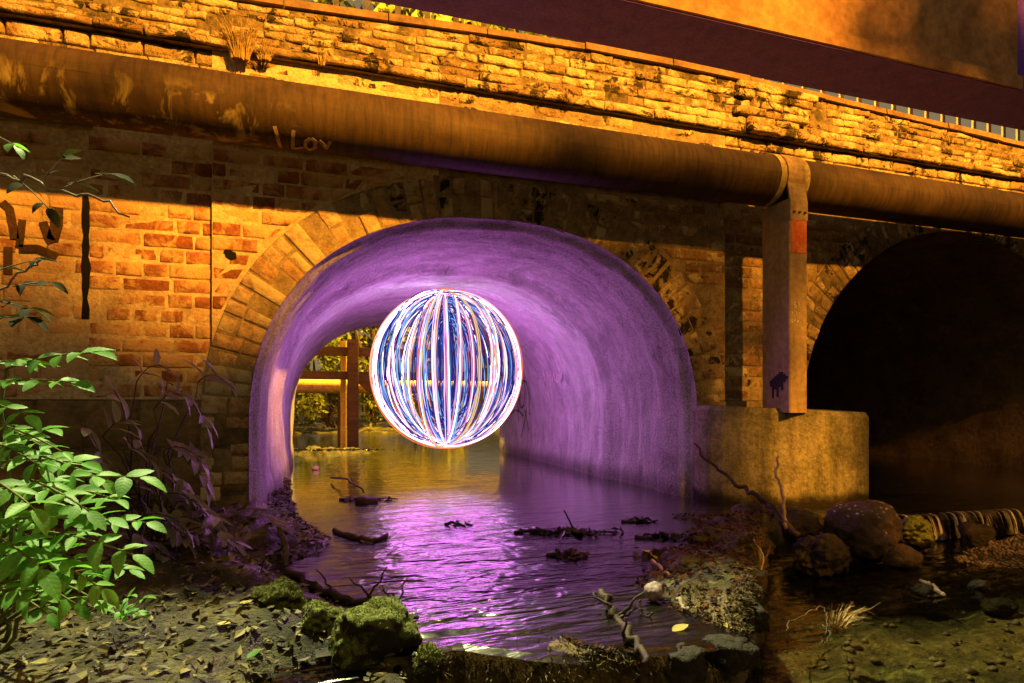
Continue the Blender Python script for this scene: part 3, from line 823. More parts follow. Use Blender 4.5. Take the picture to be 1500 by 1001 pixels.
for xo in (-.20, -.135, -.10, -.075, .03):
    x0 = PXC + xo; mb = MB(); mb.tube([cyl_pt(x0, 1.50, PR - .004), cyl_pt(x0, 1.50, PR + .020)], .013, 6); mb.build('bolt', MAT['rust'], pipe)
for q in ((1075, 0),):
    pass
mb = MB()
for l in ([(402, 182), (405, 192), (407, 202), (411, 213)], [(430, 188), (429, 200), (429, 215), (444, 213)],
          [(455, 200), (448, 205), (447, 212), (454, 217), (462, 213), (462, 205), (456, 200)], [(467, 203), (472, 207), (478, 215), (484, 204)]):
    ribbon(mb, [hit_pipe(q[0], q[1] + 3, PR + .004) for q in densify(l, 4)], 0.016, lambda p: Vector((0, p.y - PY, p.z - PZ)).normalized())
mb.build('graffiti', MAT['palegraf'], barrel)

post = tag(empty('support_post', (PXC, -.35, -.02)), 'tall painted square post carrying the large pipe, standing on a concrete footing', 'post')
post.location = (0, 0, 0)
pw, yf, yb = .065, -.47, -.235
TOPZ = 1.205
mb = MB()
def chamfer_box(mb, x0, x1, y0, y1, z0, z1, c):
    ring = [(x0 + c, y0), (x1 - c, y0), (x1, y0 + c), (x1, y1 - c), (x1 - c, y1), (x0 + c, y1), (x0, y1 - c), (x0, y0 + c)]
    vs = [(x, y, z) for z in (z0, z1) for x, y in ring]
    mb.add(vs, [tuple(range(8))[::-1], tuple(range(8, 16))] + [(i, (i + 1) % 8, 8 + (i + 1) % 8, 8 + i) for i in range(8)])
chamfer_box(mb, PXC - pw, PXC + pw, yf, yb, -.06, TOPZ, .006)
shaft = mb.build('shaft', MAT['post'], post)
# the strap leaves the post face and folds over the pipe
prof = [(yf - .004, 1.08), (yf - .004, 1.19)]
for w in [-.35, -.2, 0, .2, .4, .7, 1.0, 1.3, 1.57, 1.9, 2.3]:
    prof.append((PY - (PR + .012) * math.cos(w), PZ + (PR + .012) * math.sin(w)))
vs = []
for i, (y, z) in enumerate(prof):
    wd = .064 if i < 2 else .062
    n = Vector((0, y - PY, z - PZ)).normalized() if i > 1 else Vector((0, -1, 0))
    for s in (-1, 1):
        vs += [(PXC + s * wd, y, z), (PXC + s * wd, y - n.y * .011, z - n.z * .011)]
fs = []
for i in range(len(prof) - 1):
    a = i * 4; b = a + 4
    fs += [(a, a + 2, b + 2, b), (a, b, b + 1, a + 1), (a + 2, a + 3, b + 3, b + 2), (a + 1, b + 1, b + 3, a + 3)]
fs += [(0, 1, 3, 2)]
MB().add(vs, fs).build('pipe_strap', MAT['post'], post)
for s in (-.04, 0, .04):
    mb = MB(); mb.tube([(PXC + s, yf - .004, 1.125), (PXC + s, yf - .015, 1.125)], .007, 6); mb.build('rivet', MAT['rust'], post)
mb = MB(); mb.box(PXC - pw + .008, PXC + pw - .010, yf - .0025, yf - .0005, .885, 1.08); mb.build('red_paint_patch', MAT['redpaint'], shaft)
mb = MB()
ny = lambda p: Vector((0, -1, 0))
for grp in (([(1166, 443), (1163, 443), (1163, 447), (1166, 447), (1166, 450), (1163, 451)], [(1170, 442), (1170, 450)], [(1170, 446), (1172, 446)]),
            ([(1160, 456), (1161, 460)], [(1166, 456), (1167, 459), (1167, 462)], [(1170, 459), (1172, 459)]),
            ([(1160, 467), (1160, 472), (1162, 472)], [(1165, 469), (1163, 470)], [(1168, 473), (1168, 470), (1170, 471)])):
    for l in grp:
        mb = MB(); ribbon(mb, [P(*q, Y=yf - .0012) for q in densify(l, 2)], .006, ny)
        mb.build('painted_stroke', MAT['chalk'], shaft)
mb = MB()
nx_ = lambda p: Vector((-1, 0, 0))
for i, y in enumerate([q * .019 for q in range(8)]):
    yy = yf + .022 + y; top = .19 - abs(i - 2.5) * .012; bot = top - [.02, .05, .11, .09, .14, .08, .12, .04][i]
    ribbon(mb, [Vector((PXC - pw - .0006, yy, top + (bot - top) * q / 4)) for q in range(5)], .018, nx_)
mb.build('black_paint_drips', MAT['blackpaint'], shaft)
mb = MB(); mb.box(PXC + pw + .001, PXC + pw + .03, -.36, -.28, -.03, .18)
mb.build('base_bracket', MAT['rust'], post)

# footing: a concrete nose built out from the pier between the arches
plan = [(2.335, .03), (2.33, -.04), (2.345, -.12), (2.39, -.20), (2.47, -.28), (2.58, -.36), (2.72, -.435), (2.88, -.49), (3.03, -.52), (3.165, -.53), (3.205, -.52), (3.225, -.49), (3.235, -.40), (3.24, -.2), (3.245, .042)]
def ftop(x, y): return -0.022 - .025 * smooth(2.4, 3.2, x) + .012 * nz(x * 4, y * 4) - .012 * smooth(-.25, -.5, y)
mb = MB(); n = len(plan); vs = []; levels = [-1.0, -.66, -.5, -.35, -.2, -.08, -.03, 0]
for li, lv in enumerate(levels):
    for (x, y) in plan:
        bulge = -.0 if lv < 0 else .0
        cx, cy = 2.85, -.1; k = 1.0 if li < len(levels) - 1 else .965
        z = lv + ftop(x, y) if lv > -.6 else lv
        jit = .006 * nz(x * 6, y * 6, lv * 6)
        vs.append((cx + (x - cx) * k + jit, cy + (y - cy) * k + jit if y < .02 else y, z))
fs = []
for li in range(len(levels) - 1):
    for i in range(n - 1):
        a = li * n + i; fs.append((a, a + 1, a + n + 1, a + n))
fs.append(tuple((len(levels) - 1) * n + i for i in range(n)))
mb.add(vs, fs)
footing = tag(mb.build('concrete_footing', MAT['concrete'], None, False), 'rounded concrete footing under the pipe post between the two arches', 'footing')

# ------------------------------------------------------------------ terrain and water
SHORE = [(-9.0, -0.2), (-2.4, 0.20), (-1.95, 0.22), (-1.75, 0.20), (-1.43, 0.06), (-1.1, -0.06), (-0.94, -0.10), (-0.75, 0.02), (-0.5, 0.09), (-0.25, 0.03), (0.1, -0.06), (0.8, -0.12), (1.96, -0.18), (3.4, -0.24), (4.2, -0.6), (5.5, -2.5), (9, -5.0), (60, -7)]
def shore(Y):
    for (a, xa), (b, xb) in zip(SHORE, SHORE[1:]):
        if a <= Y <= b: return xa + (xb - xa) * (Y - a) / (b - a)
    return -0.2
WEIR = [(0.10, -1.80), (0.28, -1.90), (0.62, -2.02), (1.04, -2.10), (1.22, -1.88), (1.62, -1.44), (2.16, -0.84), (2.42, -0.72), (2.75, -0.78), (3.05, -0.90), (4.0, -0.95), (9.0, -1.05)]
_w = []
for (a, ya), (b, yb) in zip(WEIR, WEIR[1:]):
    k = 10 if b < 3.2 else 20
    for i in range(k):
        x = a + (b - a) * i / k; _w.append((x, ya + (yb - ya) * i / k + (.075 * nz(x * 4.3, 2.0) + .04 * nz(x * 13, 5.0)) * (1 if x < 3 else .4)))
WEIR = _w + [WEIR[-1]]
def weir_y(X):
    if X <= WEIR[0][0]: return WEIR[0][1]
    for (a, ya), (b, yb) in zip(WEIR, WEIR[1:]):
        if a <= X <= b: return ya + (yb - ya) * (X - a) / (b - a)
    return WEIR[-1][1]
def weir_dist(X, Y):
    """signed distance to the weir line, positive upstream"""
    yy = weir_y(X)
    if abs(Y - yy) > 1.6: return 9 if Y > yy else -9
    best = 9
    for (a, ya), (b, yb) in zip(WEIR, WEIR[1:]):
        if b < X - 1.6 or a > X + 1.6: continue
        dx, dy = b - a, yb - ya; t = max(0, min(1, ((X - a) * dx + (Y - ya) * dy) / (dx * dx + dy * dy)))
        best = min(best, math.hypot(X - a - dx * t, Y - ya - dy * t))
    return best if Y > yy else -best
def ground_z(X, Y):
    n1 = fbm(X * 1.7, Y * 1.7, 4.0); n2 = fbm(X * 7, Y * 7, 1.0, 3)
    d = X - shore(Y) + 0.03 * nz(X * 5, Y * 5, 2.2)
    wd = weir_dist(X, Y) if -4 < X < 9.5 and Y < 1 else (9 if Y > 0 else -9)
    # upstream bed and the stone apron behind the weir
    bed = -0.80 + 0.03 * n1 + 0.012 * n2
    if 0 < wd < 1.0:
        ap = smooth(0.75, 0.25, wd + .15 * nz(X * 3, Y * 3, 3)) * smooth(0.55, 1.15, X) * smooth(3.2, 2.4, X)
        bed += ap * (0.200 + 0.030 * n1 + 0.022 * n2)
        bed += (0.168 + .02 * n1 + .014 * n2) * smooth(0.42, 0.16, wd) * smooth(1.0, 0.6, X)
    low = -0.835 + 0.035 * n1 + 0.014 * n2 + 0.030 * nz(X * 3.2 + Y * 1.5, Y * 9.0, 6.6)
    low += 0.145 * math.exp(-(((X - 3.25) / .62) ** 2 + ((Y + 1.35) / .22) ** 2))
    low -= 0.05 * smooth(-1.7, -2.2, Y) * smooth(.8, 1.4, X)
    k = smooth(-0.05, 0.02, wd)
    bed = low + (bed - low) * k
    # left bank
    rise = 0.022 * fbm(X * 15, Y * 15, 2.0, 3) * smooth(.0, .2, -d) + 0.11 * smooth(0.0, 0.30, -d) + 0.10 * smooth(0.3, 1.6, -d) + 0.035 * n1 * smooth(0, .3, -d) + 0.016 * n2
    if Y < -1.2: rise = rise * (1 - .55 * smooth(-1.2, -1.6, Y)) + .01
    bank = WZ + 0.0 + rise
    s = smooth(0.10, -0.04, d)
    z = bed + (bank - bed) * s
    z -= 0.12 * math.exp(-((X + .05) / .17) ** 2 - ((Y + 1.90) / .16) ** 2)
    # mud bar inside the far end of the tunnel and the far bank
    z += 0.25 * math.exp(-(((X - 0.20) / .95) ** 2 + ((Y - 4.45) / .45) ** 2)) * (1 + .25 * n2) * (1 - s)
    z += (0.25 + .06 * n1) * smooth(8.6, 9.6, Y) + 2.2 * smooth(10, 40, Y)
    z += 0.4 * smooth(-3, -9, X) + 1.2 * smooth(7, 14, X) + 1.0 * smooth(-4.5, -12, Y)
    return z
def axis(lo, a, b, hi, fine, coarse):
    out = []; x = lo
    while x < a: out.append(x); x += max(fine, min(coarse, (a - x) * .35))
    x = a
    while x < b: out.append(x); x += fine
    while x < hi: out.append(x); x += max(fine, min(coarse, (x - b) * .35 + fine))
    return out + [hi]
xs = axis(-60, -1.3, 3.6, 60, 0.026, 8); ys = axis(-40, -2.5, 0.2, 3.6, 0.026, .12)[:-1] + axis(3.6, 3.6, 5.4, 70, .07, 8)
mb = MB(); W = len(xs)
mb.v = [(x, y, ground_z(x, y)) for y in ys for x in xs]
mb.f = [(j * W + i, j * W + i + 1, (j + 1) * W + i + 1, (j + 1) * W + i) for j in range(len(ys) - 1) for i in range(W - 1)]
tag(mb.build('ground', MAT['ground'], None, True), 'muddy stream bed and banks', None, None, 'structure')

# upper pool, its edge rolling over the weir
vs = []; fs = []
cols = []
xsw = [0.0 + i * 0.03 for i in range(0, 110)] + [3.3 + i * .25 for i in range(1, 24)]
mb = MB()
for x in xsw:
    yw = weir_y(x) + .012 * nz(x * 9, 1.0)
    cols.append([(x, 0.35, WZ), (x, yw + .30 * (0.35 - yw) + .05, WZ), (x, yw + .05, WZ), (x, yw + .012, WZ - .006), (x, yw - .012, WZ - .022)])
for i in range(len(cols) - 1):
    for j in range(3): mb.add([cols[i][j], cols[i][j + 1], cols[i + 1][j + 1], cols[i + 1][j]], [(0, 1, 2, 3)])
mb.add([(-8, 0.35, WZ), (9, 0.35, WZ), (9, 10.2, WZ), (-8, 10.2, WZ)], [(0, 1, 2, 3)])
mb.add([(-2, -1.55, WZ), (0, -1.55, WZ), (0, .35, WZ), (-2, .35, WZ)], [(0, 1, 2, 3)])
tag(mb.build('pool_water', MAT['water'], None, True), 'dark upper pool', None, None, 'structure')
mb = MB(); mb.add([(-.6, -9, LZ), (9, -9, LZ), (9, -.55, LZ), (-.6, -.55, LZ)], [(0, 1, 2, 3)])
tag(mb.build('creek_water', MAT['creek'], None, True), 'shallow lower creek', None, None, 'structure')
mb = MB(); vs = [(-.04, -1.89, -.642)] + [(-.04 + .24 * math.cos(q * .2618), -1.89 + .21 * math.sin(q * .2618), -.642) for q in range(24)]
mb.add(vs, [(0, 1 + q, 1 + (q + 1) % 24) for q in range(24)])
tag(mb.build('puddle_water', MAT['puddle'], None, True), 'small puddle before the mossy rocks', None, None, 'structure')
# white water of the little fall under the dark arch
mb = MB()
def fallp(u, v):
    x = 3.02 + 2.6 * u; y = weir_y(x); w = v * 1.35
    return (x, y + .02 - .075 * v ** .5 + .010 * nz(x * 26, v * .5), WZ + .010 - .13 * v ** 1.9 + .004 * nz(x * 22, 3))
mb.grid(fallp, 130, 8)
tag(mb.build('weir_waterfall', MAT['fall'], None, True), 'thin curtain of water falling over the low weir below the dark arch', 'waterfall')

# ------------------------------------------------------------------ the glowing orb of light strands
orb = tag(empty('light_orb', ORB), 'glowing globe woven of white, pink and blue light strands inside the tunnel', 'light')
ro = random.Random(42)
to_cam = (Vector((0, CAMY, 0)) - ORB); to_cam.z = 0; to_cam.normalize()
side = Vector((to_cam.y, -to_cam.x, 0))
def strand(az, R, rad, mat, tilt=0.0, tdir=0.0, squash=1.05, n=72, sides=6, wob=0.0, seed=0, name='light_strand'):
    # a great circle through both poles; az is the angle of its plane from the line of sight
    h = (to_cam * math.cos(az) + side * math.sin(az)).normalized()
    upv = (Vector((0, 0, 1)) + Vector((math.cos(tdir), math.sin(tdir), 0)) * math.tan(tilt)).normalized()
    pts = []
    for i in range(n):
        w = 2 * math.pi * i / n
        q = R * (1 + wob * nz(math.cos(w) * 1.3 + seed, math.sin(w) * 1.3, seed))
        pts.append(h * math.cos(w) * q + upv * math.sin(w) * q * squash)
    mb = MB(); mb.tube(pts, rad, sides, True)
    return mb.build(name, GLOW[mat], orb, True)
RO = 0.612
k = 0
# the rim: many turns lying nearly across the line of sight
for i in range(7):
    strand(math.pi / 2 + ro.uniform(-.12, .12), RO * ro.uniform(.955, .995), ro.uniform(.006, .011), 'white', ro.uniform(0, .06), ro.uniform(0, 6.3), 1.05, 84, 6, .014, i)
strand(math.pi / 2 + .02, RO * 1.024, .0050, 'orange', .012, 0, 1.05, 96, 6, .004, 3)
strand(math.pi / 2 - .04, RO * 1.012, .0045, 'peach', .02, 2, 1.05, 96, 6, .006, 9)
strand(math.pi / 2 + .12, RO * 1.02, .004, 'orange', .03, 4, 1.05, 96, 6, .006, 19)
strand(math.pi / 2 + .2, RO * 1.0, .004, 'lilac', .03, 5, 1.05, 96, 6, .006, 23)
# the turns between: a bright core edged by coloured threads, bunched unevenly
az = 0.0
for i in range(30):
    az += ro.choice((.05, .08, .11, .15, .18)) * 1.0
    ti, td = ro.uniform(0, .085), ro.uniform(0, 6.3)
    R = RO * ro.uniform(.92, .99); main = ro.choice(('white', 'cream', 'lilac', 'white', 'peach', 'cream'))
    strand(az, R, ro.uniform(.0024, .0044), main, ti, td, 1.05, 72, 6, .03, i + 40)
    for q in range(ro.choice((1, 2, 2, 3))):
        strand(az + ro.choice((-1, 1)) * ro.uniform(.012, .045), R * ro.uniform(.985, 1.01), ro.uniform(.0022, .0048), ro.choice(('pink', 'peach', 'sky', 'lilac', 'gold', 'orange', 'pink', 'blue')), ti + ro.uniform(-.012, .012), td, 1.05, 64, 5, .03, i + 40)
# blue turns deeper inside
for i in range(60):
    strand(ro.uniform(0, math.pi), RO * ro.uniform(.86, .985), ro.uniform(.0020, .0045), ro.choice(('blue', 'deep', 'deep', 'sky', 'deep', 'deep')), ro.uniform(0, .12), ro.uniform(0, 6.3), 1.05, 56, 4, .03, i + 90)

# the blue heart: fine narrow turns packed round the axis
for i in range(64):
    q = ro.uniform(.10, .52)
    strand(ro.uniform(0, math.pi), RO * q, ro.uniform(.0022, .0042), ro.choice(('blue', 'deep', 'blue', 'deep', 'sky', 'deep')), ro.uniform(0, .10), ro.uniform(0, 6.3), ro.uniform(.62, .88) / q, 40, 4, .05, i + 200)

# ------------------------------------------------------------------ beyond the tunnel: timber rails, ochre pipe, hedge
fence = tag(empty('timber_barrier', (.5, 5.9, WZ)), 'dark timber post and rail barrier standing in water beyond the tunnel', 'fence')
fence.location = (0, 0, 0)
pb = P(517, 640, Y=5.9)
def beam(mb, x0, x1, y0, y1, z0, z1): chamfer_box(mb, x0, x1, y0, y1, z0, z1, .012)
for xo in (0.0, 2.6, -2.6):
    mb = MB(); beam(mb, pb.x + xo - .078, pb.x + xo + .078, 5.83, 5.99, -.85, .93); mb.build('post', MAT['timber'], fence)
for (ya, yb_) in ((508, 521), (544, 556)):
    z1, z0 = P(480, ya, Y=5.99).z, P(480, yb_, Y=5.99).z
    mb = MB(); mb.box(-4, 5, 5.995, 6.06, z0, z1); mb.build('rail', MAT['timber'], fence)
b1 = P(528, 552, Y=6.0); mb = MB()
mb.add([(pb.x + .08, 5.86, b1.z + .02), (pb.x + .42, 5.86, b1.z - .02), (pb.x + .42, 5.86, b1.z - .30), (pb.x + .30, 5.86, b1.z - .30), (pb.x + .08, 5.86, b1.z - .1),
        (pb.x + .08, 5.98, b1.z + .02), (pb.x + .42, 5.98, b1.z - .02), (pb.x + .42, 5.98, b1.z - .30), (pb.x + .30, 5.98, b1.z - .30), (pb.x + .08, 5.98, b1.z - .1)],
       [(0, 4, 3, 2, 1), (5, 6, 7, 8, 9), (0, 1, 6, 5), (1, 2, 7, 6), (2, 3, 8, 7), (3, 4, 9, 8), (4, 0, 5, 9)])
mb.build('brace', MAT['timber'], fence)
op = tag(empty('ochre_pipe', (0, 7, .2)), 'smooth ochre pipe crossing the water behind the timber barrier', 'pipe'); op.location = (0, 0, 0)
pz = P(480, 566, Y=7.0).z
mb = MB(); mb.tube([(-5, 7.0, pz), (6, 7.0, pz)], .115, 20); mb.build('pipe_barrel', MAT['yellowpipe'], op, True)
sp = tag(empty('short_pale_post', (0, 7, 0)), 'short pale stake beside the timber post beyond the tunnel', 'stake'); sp.location = (0, 0, 0)
q = P(503, 600, Y=6.35)
mb = MB(); chamfer_box(mb, q.x - .045, q.x + .045, 6.3, 6.39, -.8, P(503, 500, Y=6.3).z, .01); mb.build('stake', MAT['yellowpipe'], sp)
q2 = P(498, 600, Y=6.7)
mb = MB(); chamfer_box(mb, q2.x - .035, q2.x + .035, 6.66, 6.74, -.8, P(498, 580, Y=6.7).z, .01); mb.build('low_stake', MAT['timber'], sp)

def leaf_cards(mb, pts, size, rr, flat=0.0):
    for p in pts:
        a = Vector((rr.gauss(0, 1), rr.gauss(0, 1), rr.gauss(0, 1) * (1 - flat))).normalized()
        b = a.orthogonal(); b.rotate(Quaternion(a, rr.uniform(0, 6.28)))
        if flat > 0: b = Vector((b.x, b.y, b.z * (1 - flat) + rr.uniform(-.2, .2)))
        b.normalize(); n = a.cross(b).normalized()
        s = size * rr.choice((.4, .6, .8, 1.0, 1.2, 1.6)) * rr.uniform(.85, 1.15)
        p = Vector(p)
        mb.add([p - a * s * .5, p + b * s * .24 + n * s * .06, p + a * s * .5, p - b * s * .24 + n * s * .06], [(0, 1, 2), (0, 2, 3)])
def blob_points(c, rx, ry, rz, n, rr, clumps=14):
    cl = []
    for _ in range(clumps):
        while True:
            v = Vector((rr.uniform(-1, 1), rr.uniform(-1, 1), rr.uniform(-1, 1)))
            if v.length < 1: break
        cl.append((v, rr.uniform(.22, .42)))
    out = []
    for _ in range(n):
        v, s = rr.choice(cl); q = Vector((rr.gauss(0, 1), rr.gauss(0, 1), rr.gauss(0, 1))).normalized() * s * rr.uniform(.5, 1)
        q += v
        out.append((c[0] + q.x * rx, c[1] + q.y * ry, c[2] + q.z * rz))
    return out
rh = random.Random(77)
def bush(name, label, cat, c, rx, ry, rz, n, size, mat, group, trunk_to):
    t = tag(empty(name, (c[0], c[1], trunk_to)), label, cat, group)
    t.location = (0, 0, 0)
    mb = MB(); leaf_cards(mb, blob_points(c, rx, ry, rz, n, rh, 18), size, rh); mb.build('crown', mat, t)
    mb = MB()
    for i in range(4):
        e = Vector((c[0] + rx * rh.uniform(-.6, .6), c[1] + ry * rh.uniform(-.5, .5), c[2] + rz * rh.uniform(0, .6)))
        w = wig((c[0] + rh.uniform(-.1, .1), c[1], trunk_to), e, 8, .12, i * 3.1 + c[0]); mb.tube(w, [max(.012, .05 * (1 - j / 9)) for j in range(len(w))], 6)
    mb.build('trunk', MAT['bark'], t)
    return t
HG = 'bushes lit yellow beyond the tunnel'
bush('hedge_bush', 'yellow lit bush beyond the tunnel, seen beside the tunnel wall under the lower rail', 'bush', (-1.4, 9.7, .15), 1.0, .6, .95, 2600, .12, MAT['leaf_gold'], HG, -.5)
bush('hedge_bush', 'yellow lit bush beyond the tunnel, seen directly behind the timber post', 'bush', (.35, 9.8, .2), 1.05, .6, 1.0, 2600, .12, MAT['leaf_gold'], HG, -.5)
bush('hedge_bush', 'bush beyond the tunnel seen through the strands of the orb', 'bush', (2.2, 9.9, .2), 1.2, .6, 1.0, 2400, .12, MAT['leaf_gold'], HG, -.5)
bush('hedge_bush', 'taller green bush rising above the timber rails beyond the tunnel', 'bush', (.2, 10.8, 1.6), 2.2, .7, 1.2, 3800, .17, MAT['leaf_gold'], HG, -.4)
bush('hedge_bush', 'dark green bush behind the rails, hidden mostly by the tunnel wall', 'bush', (-2.6, 10.6, 1.2), 1.6, .7, 1.4, 2600, .17, MAT['leaf_gold'], HG, -.4)
bush('street_tree', 'tree seen in the gap above the parapet behind white pickets', 'tree', (1.2, 10.5, 8.4), 4.6, 1.2, 1.7, 4200, .30, MAT['leaf_gold'], None, -.4)

# ------------------------------------------------------------------ tree on the near bank, crown shaped for the light that dapples the bridge
rt = random.Random(5)
shade = tag(empty('light_shaped_tree', (7.2, -5.5, -.4)), 'leafy tree on the near bank, crown shaped to let lamp rays through and dapple the bridge wall', 'tree'); shade.location = (0, 0, 0)
def on_wall(p):
    f = (0 - LAMP.y) / (p[1] - LAMP.y); return LAMP.x + (p[0] - LAMP.x) * f, LAMP.z + (p[2] - LAMP.z) * f
pts = []
while len(pts) < 10500:  # crown shaped for the light: leaves dropped where lamp rays should pass
    p = (rt.uniform(.6, 6.9), rt.uniform(-5.9, -4.6), rt.uniform(.9, 4.5))
    xw, zw = on_wall(p)
    top = 0.40 + .09 * nz(xw * 2.2, 3.0) if xw < .45 else 1.16 + .05 * nz(xw * 3, 7.0)
    if .45 <= xw < 1.15: top = .42 + .76 * smooth(.45, 1.15, xw) + .08 * nz(xw * 4, 1)
    if zw > top: continue
    if ((xw - 2.05) / .16) ** 2 + ((zw - .95) / .08) ** 2 < 1 and rt.random() < .8: continue
    if ((xw - 2.2) / .10) ** 2 + ((zw - .70) / .05) ** 2 < 1 and rt.random() < .9: continue
    if 2.25 < xw < 3.1 and -1.15 < zw < -.2 and rt.random() < .8: continue
    if 2.9 < xw < 4.2 and .15 < zw and rt.random() < .65: continue
    if xw > 3.9 and -.9 < zw < .95 and rt.random() < .45: continue
    if .6 < xw < 2.0 and -2.4 < zw < -1.5 and rt.random() < .6: continue
    if xw > 2.2 and -1.9 < zw < -1.15 and rt.random() < .7: continue
    if abs(xw - 2.72) < .12 and -.5 < zw < .95 and rt.random() < .78: continue
    if xw < 2.4 and nz(xw * 2.3, zw * 2.3, 4.4) > .38 and rt.random() < .6: continue
    pts.append(p)
for cx_, cz_, n in ((4.72, 5.50, 50), (5.12, 5.72, 210), (5.05, 5.45, 90), (5.42, 5.40, 120), (5.62, 5.66, 200), (4.98, 5.98, 160)):
    for _ in range(n): pts.append((cx_ + rt.gauss(0, .11), -5.2 + rt.gauss(0, .3), cz_ + rt.gauss(0, .10)))
for cx_, cz_, n in ((2.0, 4.02, 5), (1.75, 3.98, 6), (2.3, 4.08, 6), (1.55, 4.05, 7)):
    for _ in range(n): pts.append((cx_ + rt.gauss(0, .12), -5.2 + rt.gauss(0, .3), cz_ + rt.gauss(0, .05)))
mb = MB(); leaf_cards(mb, pts, .21, rt); mb.build('crown', MAT['leaf_dark'], shade)
mb = MB(); w = wig((7.3, -5.5, -.6), (6.9, -5.4, 5.8), 12, .2, 3.0); mb.tube(w, [.20 - .011 * i for i in range(len(w))], 10)
for i, (e, s) in enumerate((((1.2, -5.2, 3.2), 5), ((2.8, -5.3, 2.4), 4), ((3.6, -5.0, 3.8), 6), ((5.4, -5.2, 5.5), 9), ((4.4, -5.4, 2.2), 4))):
    q = wig(w[s], e, 10, .25, i * 4.7); mb.tube(q, [.07 - .006 * j for j in range(len(q))], 6)
mb.build('trunk', MAT['bark'], shade, True)

# ------------------------------------------------------------------ shrubs on the left bank
def leaf_mesh(name, mat, wid, droop, fold, seed):
    mb = MB(); st = [0.0, .10, .25, .42, .6, .78, .92, 1.0]; vs = []
    for i, x in enumerate(st):
        w = wid * (math.sin(math.pi * x ** .82) ** .85 if 0 < x < 1 else 0) + .004
        z = -droop * x * x; e = fold * w
        wob = .02 * math.sin(x * 17 + seed)
        vs += [(x, -w, z + e + wob * .5), (x, 0, z), (x, w, z + e - wob * .5)]
    fs = []
    for i in range(len(st) - 1):
        a = i * 3; fs += [(a, a + 3, a + 4, a + 1), (a + 1, a + 4, a + 5, a + 2)]
    mb.add(vs, fs); return mb.mesh(name, mat, True)
def leaf_set(mat, wid): return [leaf_mesh('leaf', mat, wid * k, d, f, i) for i, (k, d, f) in enumerate(((1, .12, .35), (1.12, .25, .2), (.9, .05, .5), (1.05, .35, .3), (.95, .18, .1)))]
def put_leaf(meshes, base, direction, normal, length, parent, rr, roll=0.0):
    x = Vector(direction).normalized(); n = Vector(normal); n = (n - x * n.dot(x))
    if n.length < 1e-4: n = x.orthogonal()
    n.normalize(); y = n.cross(x)
    m = Matrix((x, y, n)).transposed().to_4x4() @ Matrix.Rotation(roll, 4, 'X')
    o = bpy.data.objects.new('leaf', rr.choice(meshes)); COL.objects.link(o); o.parent = parent
    o.matrix_local = Matrix.Translation(base) @ m @ Matrix.Diagonal((length, length, length, 1))
    return o
def compound(mbstem, meshes, a, b, pairs, ll, parent, rr, up=Vector((0, -.30, .92)), sag=.12, rad=.0028, spread=.95):
    a = Vector(a); b = Vector(b); d = b - a; L = d.length; pts = []
    for i in range(9):
        t = i / 8; pts.append(a + d * t + Vector((0, 0, -sag * L * t * t)) + Vector((0, 0, sag * L * .5 * t)))
    mbstem.tube(pts, [rad * (1 - .06 * i) for i in range(9)], 5)
    sidev = d.normalized().cross(up).normalized()
    for k in range(pairs):
        t = .28 + .62 * k / max(1, pairs - 1) if pairs > 1 else .6
        p = pts[min(8, int(t * 8))]
        for s in (-1, 1):
            dr = d.normalized() * (1 - .5 * spread) + sidev * s * spread + Vector((rr.uniform(-.2, .2), rr.uniform(-.2, .2), rr.uniform(-.35, .1)))
            put_leaf(meshes, p, dr, up + Vector((rr.uniform(-.4, .4), rr.uniform(-.4, .4), rr.uniform(-.3, .2))), ll * rr.uniform(.8, 1.15), parent, rr, rr.uniform(-.3, .3))
    put_leaf(meshes, pts[-1], (pts[-1] - pts[-2]) + Vector((0, 0, -.004)), up + Vector((rr.uniform(-.3, .3), rr.uniform(-.3, .3), 0)), ll * rr.uniform(1.0, 1.2), parent, rr)
re = random.Random(9)
elder = tag(empty('elder_shrub', P(-20, 960, t=1.25)), 'bright green elder shrub with compound leaves at the near left bank', 'shrub'); elder.location = (0, 0, 0)
EL = leaf_set(MAT['leaf'], .225); ms = MB()
root = P(-70, 985, t=1.3)
sprigs = [(10, 562, 135, 528, 1.22, 3, 62), (-25, 585, 105, 572, 1.18, 3, 56), (-20, 640, 92, 672, 1.2, 4, 36), (40, 730, 205, 712, 1.15, 4, 56),
          (-10, 700, 120, 690, 1.3, 4, 52), (-30, 690, 70, 640, 1.28, 3, 44), (-20, 790, 100, 770, 1.1, 3, 64), (60, 800, 195, 825, 1.12, 3, 58), (70, 840, 150, 880, 1.08, 3, 52),
          (-30, 840, 70, 830, 1.1, 3, 66), (-30, 890, 60, 880, 1.08, 3, 56), (40, 780, 160, 770, 1.2, 4, 52), (-20, 740, 80, 735, 1.18, 3, 60),
          (20, 860, 110, 900, 1.12, 3, 46), (100, 790, 215, 780, 1.22, 3, 46), (0, 810, 60, 850, 1.05, 2, 70), (-10, 670, 60, 700, 1.15, 3, 50), (30, 720, 130, 760, 1.1, 3, 60),
          (60, 690, 150, 720, 1.28, 3, 46), (-40, 610, 40, 622, 1.25, 3, 44), (20, 815, 120, 840, 1.2, 3, 54), (90, 740, 170, 745, 1.3, 3, 46), (-30, 770, 40, 800, 1.25, 3, 58), (110, 860, 190, 850, 1.25, 3, 40), (0, 880, 70, 915, 1.2, 3, 44), (60, 870, 140, 890, 1.3, 3, 40), (-20, 720, 50, 760, 1.02, 2, 62), (-30, 560, 30, 545, 1.3, 2, 48), (10, 650, 60, 670, 1.35, 3, 40), (-10, 855, 50, 815, 1.32, 3, 50)]
